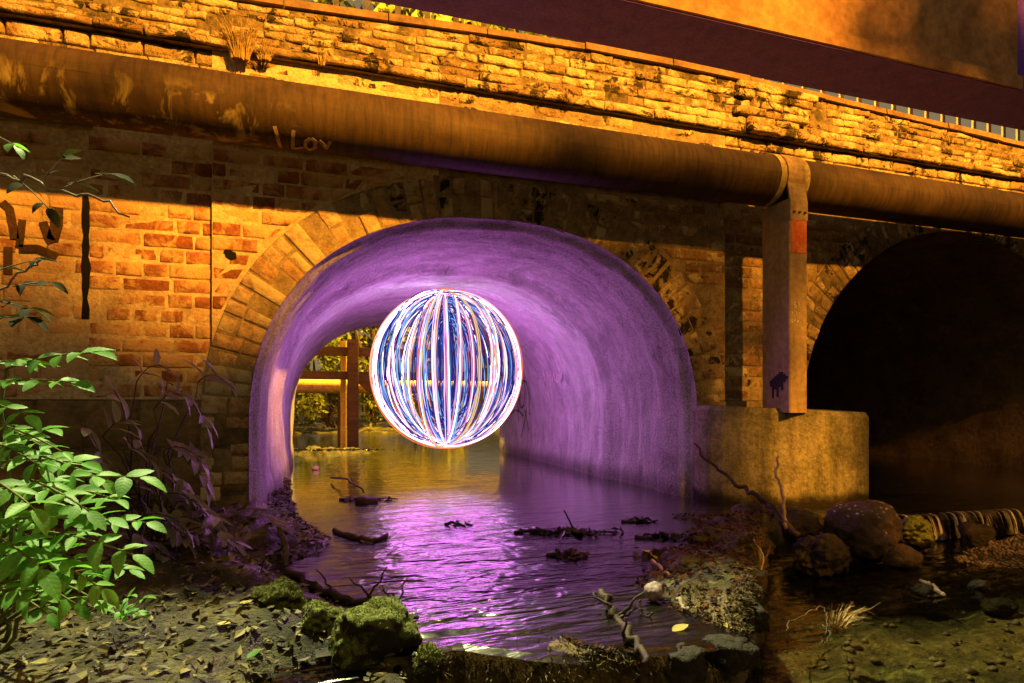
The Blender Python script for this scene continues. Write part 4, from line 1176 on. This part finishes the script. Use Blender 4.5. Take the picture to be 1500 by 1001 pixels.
for (x0, y0, x1, y1, t, n, lp) in sprigs:
    a = P(x0, y0 - 22, t=t + re.uniform(-.03, .03)); b = P(x1, y1 - 22, t=t - .06 + re.uniform(-.06, .06))
    compound(ms, EL, a, b, n + (1 if n < 4 else 0), lp * .66 * t / FPX, elder, re)
    w = wig(root + Vector((re.uniform(-.06, .06), re.uniform(-.05, .1), 0)), a, 8, .03, x0 + y0); ms.tube(w, [.006 - .0004 * i for i in range(len(w))], 5)
ms.build('stems', MAT['stem'], elder, True)

small = tag(empty('bank_weed', P(180, 910, t=1.4)), 'small pale green weed sprouting from the mud below the elder shrub', 'weed'); small.location = (0, 0, 0)
ms = MB(); SL = leaf_set(MAT['leaf'], .26)
for (x0, y0, x1, y1) in ((172, 905, 190, 870), (175, 900, 215, 872), (172, 905, 165, 885), (178, 902, 205, 895)):
    compound(ms, SL, P(x0, y0, t=1.42), P(x1, y1, t=1.40), 2, 16 * 1.4 / FPX, small, re, rad=.0015)
ms.build('stems', MAT['stem'], small, True)

rp2 = random.Random(31)
violet = tag(empty('dim_shrub', P(260, 840, t=2.2)), 'dim shrub with narrow drooping leaves catching violet light before the wall', 'shrub'); violet.location = (0, 0, 0)
VL = leaf_set(MAT['leaf_grey'], .17); ms = MB(); vroot = P(225, 850, t=2.25)
for (x0, y0, x1, y1, t, n) in ((200, 560, 232, 520, 2.2, 2), (225, 600, 262, 560, 2.15, 3), (180, 600, 165, 560, 2.1, 2), (150, 640, 190, 600, 2.0, 3), (180, 660, 215, 655, 2.1, 3), (215, 690, 262, 690, 2.15, 4),
                               (225, 730, 285, 715, 2.1, 5), (240, 700, 300, 740, 2.2, 5), (200, 760, 262, 745, 2.0, 4), (235, 760, 290, 800, 2.1, 5), (270, 720, 330, 770, 2.15, 5), (280, 760, 345, 800, 2.1, 4),
                               (200, 800, 265, 820, 2.0, 4), (300, 770, 372, 815, 2.2, 3), (120, 620, 150, 660, 1.9, 2), (255, 640, 300, 690, 2.3, 4), (180, 720, 240, 700, 2.2, 4), (245, 560, 300, 600, 2.3, 3), (290, 560, 320, 540, 2.4, 2), (230, 780, 300, 775, 2.2, 4), (260, 735, 320, 745, 2.05, 4), (210, 745, 270, 770, 2.1, 4), (290, 785, 350, 780, 2.15, 4), (240, 660, 285, 650, 2.2, 3), (190, 780, 240, 800, 2.05, 4)):
    a = P(x0, y0, t=t); b = P(x1, y1, t=t - .05)
    compound(ms, VL, a, b, n, rp2.uniform(34, 46) * t / FPX, violet, rp2, up=Vector((.6, .1, .6)), sag=.5, rad=.0022, spread=.6)
    w = wig(vroot, a, 8, .06, x0 * .7); ms.tube(w, [.006 - .0005 * i for i in range(len(w))], 5)
ms.build('stems', MAT['bark'], violet, True)

twig = tag(empty('hanging_branch', P(-40, 240, t=1.35)), 'leafy branch hanging into the upper left, leaves coloured dark as in shade, one sprig coloured bright green as if lit', 'branch'); twig.location = (0, 0, 0)
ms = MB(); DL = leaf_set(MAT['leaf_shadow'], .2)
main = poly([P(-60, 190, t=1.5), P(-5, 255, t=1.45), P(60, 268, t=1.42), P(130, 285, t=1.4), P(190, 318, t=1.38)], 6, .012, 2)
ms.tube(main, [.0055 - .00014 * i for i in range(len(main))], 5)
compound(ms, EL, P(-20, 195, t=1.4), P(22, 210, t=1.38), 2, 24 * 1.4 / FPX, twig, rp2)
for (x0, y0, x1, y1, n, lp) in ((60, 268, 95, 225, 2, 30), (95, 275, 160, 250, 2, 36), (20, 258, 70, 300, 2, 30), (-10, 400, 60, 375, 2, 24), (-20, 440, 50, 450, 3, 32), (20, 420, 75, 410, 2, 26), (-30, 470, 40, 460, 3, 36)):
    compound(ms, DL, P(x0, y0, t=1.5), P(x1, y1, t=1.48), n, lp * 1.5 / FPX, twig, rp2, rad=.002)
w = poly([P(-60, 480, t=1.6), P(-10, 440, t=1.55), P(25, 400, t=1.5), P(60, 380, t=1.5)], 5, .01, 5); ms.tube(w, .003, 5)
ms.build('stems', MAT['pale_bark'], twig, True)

# ------------------------------------------------------------------ dry grass on the ledge, weeds on the coping
rg = random.Random(2)
def tuft(name, label, base, n, h, spread, mat, lean=(0, -.15)):
    t = tag(empty(name, base), label, 'grass'); mb = MB(); base = Vector(base)
    for _ in range(n):
        a = rg.uniform(0, 6.28); q = rg.random() ** .7 * spread; L = h * rg.uniform(.4, 1.1)
        p0 = Vector((math.cos(a) * q * .45, math.sin(a) * q * .25, 0))
        out = Vector((math.cos(a) * rg.uniform(.2, 1) * spread * 1.5 + lean[0] * L, math.sin(a) * spread * .6 + lean[1] * L, 0)); pts = []
        for i in range(6):
            s = i / 5; pts.append(p0 + out * s ** 1.6 + Vector((0, 0, L * (s - .42 * s ** 2.6 * rg.uniform(.6, 1.5)))))
        wv = Vector((rg.uniform(-1, 1), rg.uniform(-1, 1), 0)).normalized(); vs = []
        for i, p in enumerate(pts):
            ww = .0022 * (1 - i / 5.4); vs += [p - wv * ww, p + wv * ww]
        mb.add(vs, [(2 * i, 2 * i + 1, 2 * i + 3, 2 * i + 2) for i in range(5)])
    o = mb.build('blades', mat, t); return t
gb = P(352, 84, Y=-.06)
tuft('dry_grass_tuft', 'tuft of dry straw coloured grass growing on the ledge above the pipe', (gb.x, -.055, gb.z - .01), 210, .30, .10, MAT['drygrass'])
gb = P(388, 88, Y=-.06)
tuft('dry_grass_tuft', 'smaller tuft of dry grass beside the big tuft on the ledge', (gb.x, -.055, gb.z), 90, .16, .07, MAT['drygrass'])
gb = P(1392, 206, Y=-.05)
tuft('coping_weed', 'tiny weed sprouting on the parapet top near its far end', (gb.x, -.055, gb.z - .02), 40, .11, .05, MAT['drygrass'])
gb = P(470, 92, Y=-.06)
tuft('ledge_weed', 'thin wisp of dry weed on the ledge right of the grass tufts', (gb.x, -.055, gb.z - .01), 16, .16, .04, MAT['drygrass'])

# ------------------------------------------------------------------ rocks
def rock(name, label, c, r3, mat, seed, sub=4, rough=.28, fine=.05, flat=0.0, group=None, rotz=0.0, blocky=0.0):
    import bmesh
    bm = bmesh.new(); bmesh.ops.create_icosphere(bm, subdivisions=sub, radius=1.0)
    R = Matrix.Rotation(rotz, 3, 'Z')
    for v in bm.verts:
        p = v.co.copy()
        if blocky:
            m = max(abs(p.x), abs(p.y), abs(p.z)); p = p.lerp(p / m * .85, blocky)
        k = 1 + rough * fbm(p.x * 1.1 + seed, p.y * 1.1, p.z * 1.1, 3) + fine * fbm(p.x * 6 + seed, p.y * 6, p.z * 6, 3)
        p = p * k; p = Vector((p.x * r3[0], p.y * r3[1], p.z * r3[2])); v.co = R @ p
    me = bpy.data.meshes.new(name); bm.to_mesh(me); bm.free(); me.materials.append(mat)
    me.polygons.foreach_set('use_smooth', [True] * len(me.polygons))
    o = bpy.data.objects.new(name, me); COL.objects.link(o); o.location = c
    return tag(o, label, 'rock', group)
RK = 'mossy rocks at the near bank'
rock('mossy_rock', 'moss covered rock, leftmost of the three green rocks at the near bank', P(410, 890, t=1.74), (.072, .06, .078), MAT['moss'], 3, 5, .3, .07, blocky=.25, rotz=.4, group=RK)
rock('mossy_rock', 'low mossy rock wedged between two bigger green rocks', P(470, 922, t=1.64), (.066, .06, .072), MAT['moss'], 9, 5, .3, .07, blocky=.15, group=RK)
rock('mossy_rock', 'largest mossy rock, green on top, at the edge of the purple water', P(550, 938, t=1.55), (.104, .085, .100), MAT['moss'], 15, 5, .3, .06, blocky=.2, rotz=.3, group=RK)
rock('mossy_rock', 'small mossy stone hanging at the weir lip beside the largest mossy rock', P(628, 975, t=1.47), (.035, .03, .045), MAT['moss'], 19, 4, .25, .10, group=RK)
rock('brown_rock', 'smooth brown rock half in shade beside the leftmost mossy rock', P(356, 878, t=1.82), (.062, .055, .045), MAT['brownrock'], 21)
RR = 'rocks below the dark arch'
rock('speckled_rock', 'big rock dotted with pale petals beside the concrete footing', P(1258, 777, t=2.95), (.185, .16, .145), MAT['speck'], 33, 5, .24, .05, blocky=.4, rotz=.5, group=RR)
rock('rough_rock', 'rough dark rock with violet glints in front of the speckled rock', P(1205, 815, t=2.68), (.125, .11, .10), MAT['rock'], 41, 5, .3, .12, group=RR)
rock('dark_stone', 'low dark stone at the foot of the leaning branch by the footing', P(1172, 772, t=2.95), (.10, .08, .075), MAT['rock'], 91, 4, .25, .08, group=RR)
rock('flat_rock', 'flat brown rock at the foot of the speckled rock', P(1322, 818, t=2.78), (.085, .07, .06), MAT['brownrock'], 47, 4, .2, .04, group=RR)
rock('mossy_boulder', 'dark mossy boulder between the speckled rock and the small waterfall', P(1338, 782, t=3.08), (.10, .09, .085), MAT['moss'], 53, 5, .25, .10, group=RR)
rock('wedge_rock', 'dark wedge shaped rock below the small waterfall', P(1430, 785, t=3.10), (.10, .07, .062), MAT['rock'], 63, 3, .25, .03, blocky=.95, rotz=.8, group=RR)
rock('creek_stone', 'rounded stone in the lit creek beside the pale branch', P(1352, 868, t=2.42), (.045, .04, .035), MAT['rock'], 71, 4, .25, .06, group=RR)
rock('creek_stone', 'small wet stone at the edge of the lit creek near the frame side', P(1436, 862, t=2.45), (.04, .035, .035), MAT['rock'], 75, 4, .25, .06, group=RR)
rock('creek_stone', 'low stone under the creek ripples right of the pale branch', P(1462, 890, t=2.36), (.07, .05, .035), MAT['rock'], 77, 4, .25, .06, group=RR)
for i, (px_, py_, rr_) in enumerate(((1112, 800, .05), (1106, 850, .045), (1098, 905, .05), (1060, 955, .05), (1088, 960, .035), (1004, 972, .045))):
    pl = ('below the twig heap', 'halfway along the apron side', 'above the apron corner', 'on the apron front', 'at the apron corner', 'at the rotten branch foot')[i]
    rock('edge_stone', 'dark jagged stone ' + pl + ' at the creek edge', P(px_, py_, Z=WZ - .03), (rr_ * 1.2, rr_, rr_ * .85), MAT['rock'], 101 + i * 7, 4, .3, .08, group='stones along the apron edge', blocky=.6, rotz=i * .7)
MAT['palestone'] = simple_mat('pale_pink_stone', (0.22, 0.15, 0.15), (0.38, 0.29, 0.28), 20, 0.6, 0.4, 60, 0.004)
rock('pale_stone', 'pale rounded stone sitting in the shallows on the apron', P(958, 867, t=1.90), (.036, .03, .028), MAT['palestone'], 81, 4, .25, .05, rotz=.5)
rock('pale_stone', 'white lump on the mud by the far end of the tunnel', P(462, 686, t=5.6), (.032, .026, .02), MAT['palestone'], 85, 4, .3, .05)

# ------------------------------------------------------------------ sticks and floating debris
def stick(name, label, pix, r0, r1, mat, z=None, t=None, seed=0, amp=.008, cat='branch', offs=None, side_twigs=0):
    pts = []
    for i, q in enumerate(pix):
        if t is not None:
            tt = t[0] + (t[1] - t[0]) * i / (len(pix) - 1); pts.append(P(q[0], q[1], t=tt))
        else: pts.append(P(q[0], q[1], Z=z + (offs[i] if offs else 0)))
    b = pts[0].copy(); o = tag(empty(name, b), label, cat)
    w = poly(pts, 5, amp, seed); n = len(w)
    mb = MB(); mb.tube([p - b for p in w], [r0 + (r1 - r0) * i / (n - 1) + r0 * .18 * nz(i * .9, seed) for i in range(n)], 7)
    mb.build('stem', mat, o, True)
    rs = random.Random(seed)
    for k in range(side_twigs):
        s = w[int(n * rs.uniform(.2, .9))]; e = s + Vector((rs.uniform(-.08, .08), rs.uniform(-.05, .05), rs.uniform(.02, .10)))
        mb = MB(); q = wig(s - b, e - b, 5, .01, k + seed); mb.tube(q, [r1 * .8 * (1 - .12 * i) for i in range(len(q))], 5); mb.build('side_twig', mat, o, True)
    return o
stick('driftwood', 'dark forked stick lying in the purple shallows by the mud bank', [(490, 777), (520, 787), (545, 792), (567, 783)], .014, .009, MAT['bark'], z=WZ + .012, seed=3)
stick('driftwood', 'thin bent twig rising from the golden water near the tunnel wall', [(485, 700), (510, 702), (524, 712), (534, 722)], .008, .006, MAT['bark'], z=WZ + .03, seed=5, offs=[0, .05, .03, -.02])
stick('driftwood', 'rotten branch sticking up at the weir lip in the purple light', [(880, 866), (898, 893), (915, 920), (934, 942), (944, 972)], .0125, .0085, MAT['bark'], t=(1.90, 1.40), seed=8, amp=.020, side_twigs=4)
stick('leaning_branch', 'long thin branch leaning from the concrete footing down to the rocks', [(1018, 650), (1048, 683), (1078, 712), (1108, 725), (1140, 755), (1170, 785)], .006, .016, MAT['bark'], t=(3.3, 2.75), seed=12, amp=.015)
stick('upright_twig', 'pale upright twig standing before the concrete footing', [(1140, 668), (1135, 690), (1144, 712), (1148, 745), (1152, 775)], .005, .009, MAT['pale_bark'], t=(2.9, 2.8), seed=14)
stick('pale_branch', 'short pale dead branch reaching out of the lit creek', [(1348, 851), (1362, 857), (1374, 866), (1385, 876)], .008, .010, MAT['pale_bark'], t=(2.45, 2.35), seed=17)
stick('bank_stick', 'upright brown stick poking from the mud bank by the tunnel mouth', [(410, 775), (417, 795), (418, 815), (415, 838)], .012, .014, MAT['brownrock'], t=(2.45, 2.30), seed=19)
stick('bank_root', 'dark root running along the water edge behind the mossy rocks', [(420, 838), (455, 858), (500, 876), (560, 884), (612, 905)], .018, .006, MAT['bark'], z=WZ + .012, seed=22, amp=.012, side_twigs=7)
stick('bank_root', 'thick twisted root in the shade left of the mossy rocks', [(300, 845), (335, 848), (365, 855), (385, 868), (370, 890)], .014, .010, MAT['bark'], t=(1.95, 1.75), seed=24, amp=.012)
stick('bank_stick', 'thin dead stalk on the dark bank under the dim shrub', [(312, 780), (314, 800), (313, 830)], .003, .003, MAT['pale_bark'], t=(2.2, 2.1), seed=25)
stick('small_twig', 'violet lit twig on the leafy apron behind the pale stone', [(955, 822), (968, 832), (980, 843)], .008, .006, MAT['pale_bark'], z=WZ + .012, seed=27)
stick('small_twig', 'violet lit twig on the apron right of the pale stone', [(993, 878), (1000, 888), (1007, 894)], .007, .004, MAT['pale_bark'], z=WZ + .014, seed=29)
stick('small_twig', 'thin curved twig arching from the apron in front of the pale stone', [(938, 880), (936, 890), (942, 903), (955, 898)], .003, .003, MAT['bark'], t=(1.8, 1.75), seed=30)
stick('root_strand', 'thin root hanging over the apron edge into the creek', [(1128, 800), (1118, 830), (1116, 860), (1126, 880), (1138, 896)], .006, .003, MAT['bark'], t=(2.55, 2.3), seed=33)
stick('root_strand', 'pale curved root looping down from the twig heap by the footing', [(1090, 780), (1105, 792), (1118, 815), (1112, 850), (1110, 880)], .005, .003, MAT['pale_bark'], t=(2.7, 2.3), seed=34)
stick('dead_stem', 'pale bent grass stem trailing in the creek', [(1152, 925), (1156, 910), (1190, 893), (1205, 890), (1212, 905), (1208, 930)], .0022, .0016, MAT['brownrock'], z=LZ + .02, seed=36)
stick('dead_stem', 'second thin dead stem in the creek below the first', [(1205, 915), (1215, 925), (1212, 940), (1200, 948)], .002, .0015, MAT['brownrock'], z=LZ + .015, seed=37)

rd = random.Random(14)
def raft(name, label, px, py, wpx, z, n, seed, twig_up=None):
    c = P(px, py, Z=z); e = P(px + wpx / 2, py, Z=z); half = (e - c).length
    o = tag(empty(name, c), label, 'debris'); ax = (e - c).normalized()
    q = wig(-ax * half, ax * half, 10, .02, seed); mb = MB(); mb.tube([p + Vector((0, 0, .006)) for p in q], [.009 * (1 - .05 * i) for i in range(len(q))], 6); mb.build('stem', MAT['bark'], o, True)
    mb = MB(); pts = []
    for _ in range(n):
        s = rd.gauss(0, .42); pts.append(ax * half * s + Vector((rd.gauss(0, .012), rd.gauss(0, .028), abs(rd.gauss(0, .008)) + .002)))
    leaf_cards(mb, pts, .038, rd, .6); mb.build('leaves', MAT['litter_wet'], o)
    if twig_up:
        a, b = P(twig_up[0], twig_up[1], Z=z), None
        t = a.y; p1 = P(twig_up[2], twig_up[3], t=(a - Vector((0, CAMY, 0))).length / ray(twig_up[0], twig_up[1]).length)
        mb = MB(); mb.tube(wig(a - c, p1 - c, 5, .008, seed), .0045, 5); mb.build('side_twig', MAT['bark'], o, True)
raft('leaf_raft', 'log end caught in dark leaves in the golden water', 540, 733, 85, WZ, 90, 3)
raft('leaf_raft', 'long raft of dark twigs and leaves with an upright twig on the purple water', 828, 782, 150, WZ, 190, 5, (842, 776, 826, 748))
raft('leaf_raft', 'small clump of wet leaves below the long raft', 830, 815, 60, WZ, 80, 7)
raft('leaf_raft', 'thin dark twig and leaves floating in the middle of the reflection', 672, 770, 40, WZ, 22, 9)
raft('leaf_raft', 'clump of leaves and twigs before the lit tunnel wall', 985, 788, 110, WZ, 120, 11)
raft('leaf_raft', 'low clump of wet leaves left of the leafy apron', 960, 815, 60, WZ, 80, 13)
raft('leaf_raft', 'strip of leaves on the water near the lit tunnel wall', 935, 765, 50, WZ, 40, 15)
raft('leaf_raft', 'dark debris washed onto the mud inside the far tunnel end', 490, 660, 150, WZ + .075, 260, 17)
mb = MB(); chunk = tag(empty('log_end', P(536, 735, Z=WZ)), 'short black log end lying in the golden water', 'log')
p0, p1 = P(522, 736, Z=WZ + .01), P(552, 734, Z=WZ + .01); cc = P(536, 735, Z=WZ)
mb.tube([p - cc for p in wig(p0, p1, 6, .008, 2)], [.028, .032, .034, .033, .032, .03, .024], 9); mb.build('wood', MAT['bark'], chunk, True)

# ------------------------------------------------------------------ fallen leaves, weed and moss
rl = random.Random(8)
def scatter(name, label, n, fn, size, mat, lift=.004, flat=.75):
    pts = []; tries = 0
    while len(pts) < n and tries < n * 30:
        tries += 1; q = fn()
        if q is None: continue
        pts.append((q[0], q[1], ground_z(q[0], q[1]) + lift + rl.random() * .008))
    mb = MB(); leaf_cards(mb, pts, size, rl, flat)
    return tag(mb.build(name, mat), label, None, None, 'stuff')
def left_ground():
    x, y = rl.uniform(-1.5, .25), rl.uniform(-2.5, -1.25)
    return (x, y) if x < shore(y) - .02 else None
def apron():
    x, y = rl.uniform(.62, 2.45), rl.uniform(-2.1, -.5); wd = weir_dist(x, y)
    return (x, y) if 0 < wd < .55 * (.5 + abs(nz(x * 3, y * 3)) * 1.5) + .05 and ground_z(x, y) > -.66 else None
def bank_edge():
    y = rl.uniform(-1.1, 1.8); x = shore(y) + rl.gauss(-.06, .07)
    return (x, y) if ground_z(x, y) > WZ - .01 else None
def dark_bank():
    x, y = rl.uniform(-1.5, .0), rl.uniform(-1.35, -.05); return (x, y) if x < shore(y) - .05 else None
scatter('leaf_litter', 'brown and yellow leaf litter on the lit near bank', 3600, left_ground, .026, MAT['litter'])
scatter('apron_litter', 'russet leaf litter on the stone apron behind the weir', 3800, apron, .018, MAT['litter_red'], .006)
scatter('bank_litter', 'wet bits of leaf along the muddy water edge', 2200, bank_edge, .020, MAT['litter_wet'])
scatter('shade_litter', 'dark leaf litter on the shaded bank below the wall', 1200, dark_bank, .035, MAT['litter'])
def fallen(name, label, px, py, z, L, mat, ang):
    c = P(px, py, Z=z); c.z = max(c.z, ground_z(c.x, c.y) + .006)
    o = bpy.data.objects.new(name, leaf_mesh('fallen_leaf', mat, .3, -.1, .25, px)); COL.objects.link(o)
    o.location = c; o.rotation_euler = (rl.uniform(-.2, .2), rl.uniform(-.2, .2), ang); o.scale = (L, L, L)
    tag(o, label, 'leaf')
YL = leaf_mat('yellow_fallen_leaf', (0.42, 0.34, 0.08), (0.55, 0.42, 0.12), .2); GL = MAT['leaf']
fallen('fallen_leaf', 'pale yellow oval leaf lying on the apron below the pale stone', 985, 925, WZ, .055, YL, .1)
fallen('fallen_leaf', 'yellow leaf nearest the corner of the apron', 1062, 921, WZ, .045, YL, .5)
fallen('fallen_leaf', 'green fallen leaf on the mud beside the pink puddle', 362, 973, WZ, .035, GL, .6)
fallen('fallen_leaf', 'yellow leaf on the mud under the elder shrub tip', 282, 915, WZ, .03, YL, 1.2)
fallen('fallen_leaf', 'yellow leaf on the mud midway to the pink puddle', 318, 952, WZ, .035, YL, -.3)
fallen('fallen_leaf', 'slender yellow leaf beside the brown rock', 350, 928, WZ, .035, YL, .4)
# moss and water weed hanging over the weir lip
mb = MB()
for _ in range(12000):
    u = rl.random(); x = .22 + 1.95 * u ** .9; yw = weir_y(x)
    if x > 1.3 and rl.random() < .5: continue
    y = yw + (rl.gauss(.0, .022) if rl.random() < .5 else rl.uniform(-.02, .26) * (1 if x < 1.1 else .4)); z = max(ground_z(x, y), LZ - .02) + rl.uniform(0, .01)
    L = rl.uniform(.008, .030); d = Vector((rl.gauss(0, .4), rl.gauss(-.5, .4), rl.gauss(.1, .5))).normalized() * L; s = Vector((rl.gauss(0, 1), rl.gauss(0, 1), 0)).normalized() * .0028
    p = Vector((x, y, z)); mb.add([p - s, p + s, p + d + Vector((0, 0, -L * .2))], [(0, 1, 2)])
MAT['weirmoss'] = litter_mat('weir_moss', [(0.07, 0.08, 0.02), (0.22, 0.24, 0.06), (0.13, 0.13, 0.03), (0.36, 0.38, 0.12), (0.10, 0.09, 0.03)], .7)
MAT['lipmoss'] = litter_mat('lip_weed', [(0.02, 0.014, 0.005), (0.09, 0.065, 0.018), (0.04, 0.028, 0.008), (0.15, 0.12, 0.035), (0.03, 0.02, 0.007)], .7)
tag(mb.build('weir_moss', MAT['lipmoss']), 'moss and weed along the weir lip', None, None, 'stuff')
# moss tufts on the three green rocks are part of each rock
for o in [q for q in COL.objects if q.name.startswith('mossy_rock')]:
    mb = MB(); polys = o.data.polygons
    for _ in range(2600):
        f = polys[rl.randrange(len(polys))]
        if f.normal.z + .5 * nz(f.center.x * 25, f.center.y * 25, 1) < .25: continue
        p = f.center + f.normal * .001; n = f.normal
        d = (n + Vector((rl.gauss(0, .5), rl.gauss(0, .5), rl.gauss(0, .3)))).normalized() * rl.uniform(.0025, .006)
        s = n.orthogonal().normalized() * rl.uniform(.0015, .003); s.rotate(Quaternion(n, rl.uniform(0, 6.28)))
        mb.add([p - s, p + s, p + d], [(0, 1, 2)])
    mo = mb.build('moss_tufts', MAT['weirmoss'], o); mo['kind'] = 'stuff'
# trailing grass in the creek
rg = random.Random(6)
gb = P(1228, 930, Z=LZ); tuft('creek_grass', 'pale bent grass clump trailing in the dark creek', (gb.x, gb.y, LZ + .005), 90, .14, .06, MAT['drygrass'], (.25, -.2))
gb = P(1440, 850, Z=LZ); tuft('creek_grass', 'small pale grass clump on the wet stone in the lit creek', (gb.x, gb.y, LZ + .05), 30, .05, .03, MAT['drygrass'], (.1, 0))
# pebbles of the gravel bar
mb = MB()
for _ in range(2600):
    x, y = 3.2 + rl.gauss(0, .42), -1.35 + rl.gauss(0, .15); z = ground_z(x, y)
    if z < LZ - .015: continue
    s = rl.uniform(.006, .016); a = rl.uniform(0, 3.1)
    vs = [(s * math.cos(a), s * math.sin(a), 0), (-s * .7 * math.sin(a), s * .7 * math.cos(a), 0), (-s * math.cos(a), -s * math.sin(a), 0), (s * .7 * math.sin(a), -s * .7 * math.cos(a), 0), (0, 0, s * .6), (0, 0, -s * .5)]
    mb.add([(x + q[0], y + q[1], z + q[2]) for q in vs], [(0, 1, 4), (1, 2, 4), (2, 3, 4), (3, 0, 4), (1, 0, 5), (2, 1, 5), (3, 2, 5), (0, 3, 5)])
for _ in range(800):
    x, y = rl.uniform(1.2, 3.6), rl.uniform(-2.5, -1.0)
    if weir_dist(x, y) > -.04: continue
    z = ground_z(x, y); s = rl.uniform(.008, .034) * rl.uniform(.5, 1); a = rl.uniform(0, 3.1)
    vs = [(s * math.cos(a), s * math.sin(a), 0), (-s * .7 * math.sin(a), s * .7 * math.cos(a), 0), (-s * math.cos(a), -s * math.sin(a), 0), (s * .7 * math.sin(a), -s * .7 * math.cos(a), 0), (0, 0, s * .6), (0, 0, -s * .5)]
    mb.add([(x + q[0], y + q[1], z + q[2]) for q in vs], [(0, 1, 4), (1, 2, 4), (2, 3, 4), (3, 0, 4), (1, 0, 5), (2, 1, 5), (3, 2, 5), (0, 3, 5)])
MAT['pebble'] = litter_mat('gravel_pebbles', [(0.03, 0.022, 0.014), (0.10, 0.07, 0.045), (0.20, 0.15, 0.10), (0.05, 0.036, 0.024), (0.13, 0.095, 0.065)], .6)
tag(mb.build('gravel', MAT['pebble'], None, True), 'gravel bar beside the creek', None, None, 'stuff')
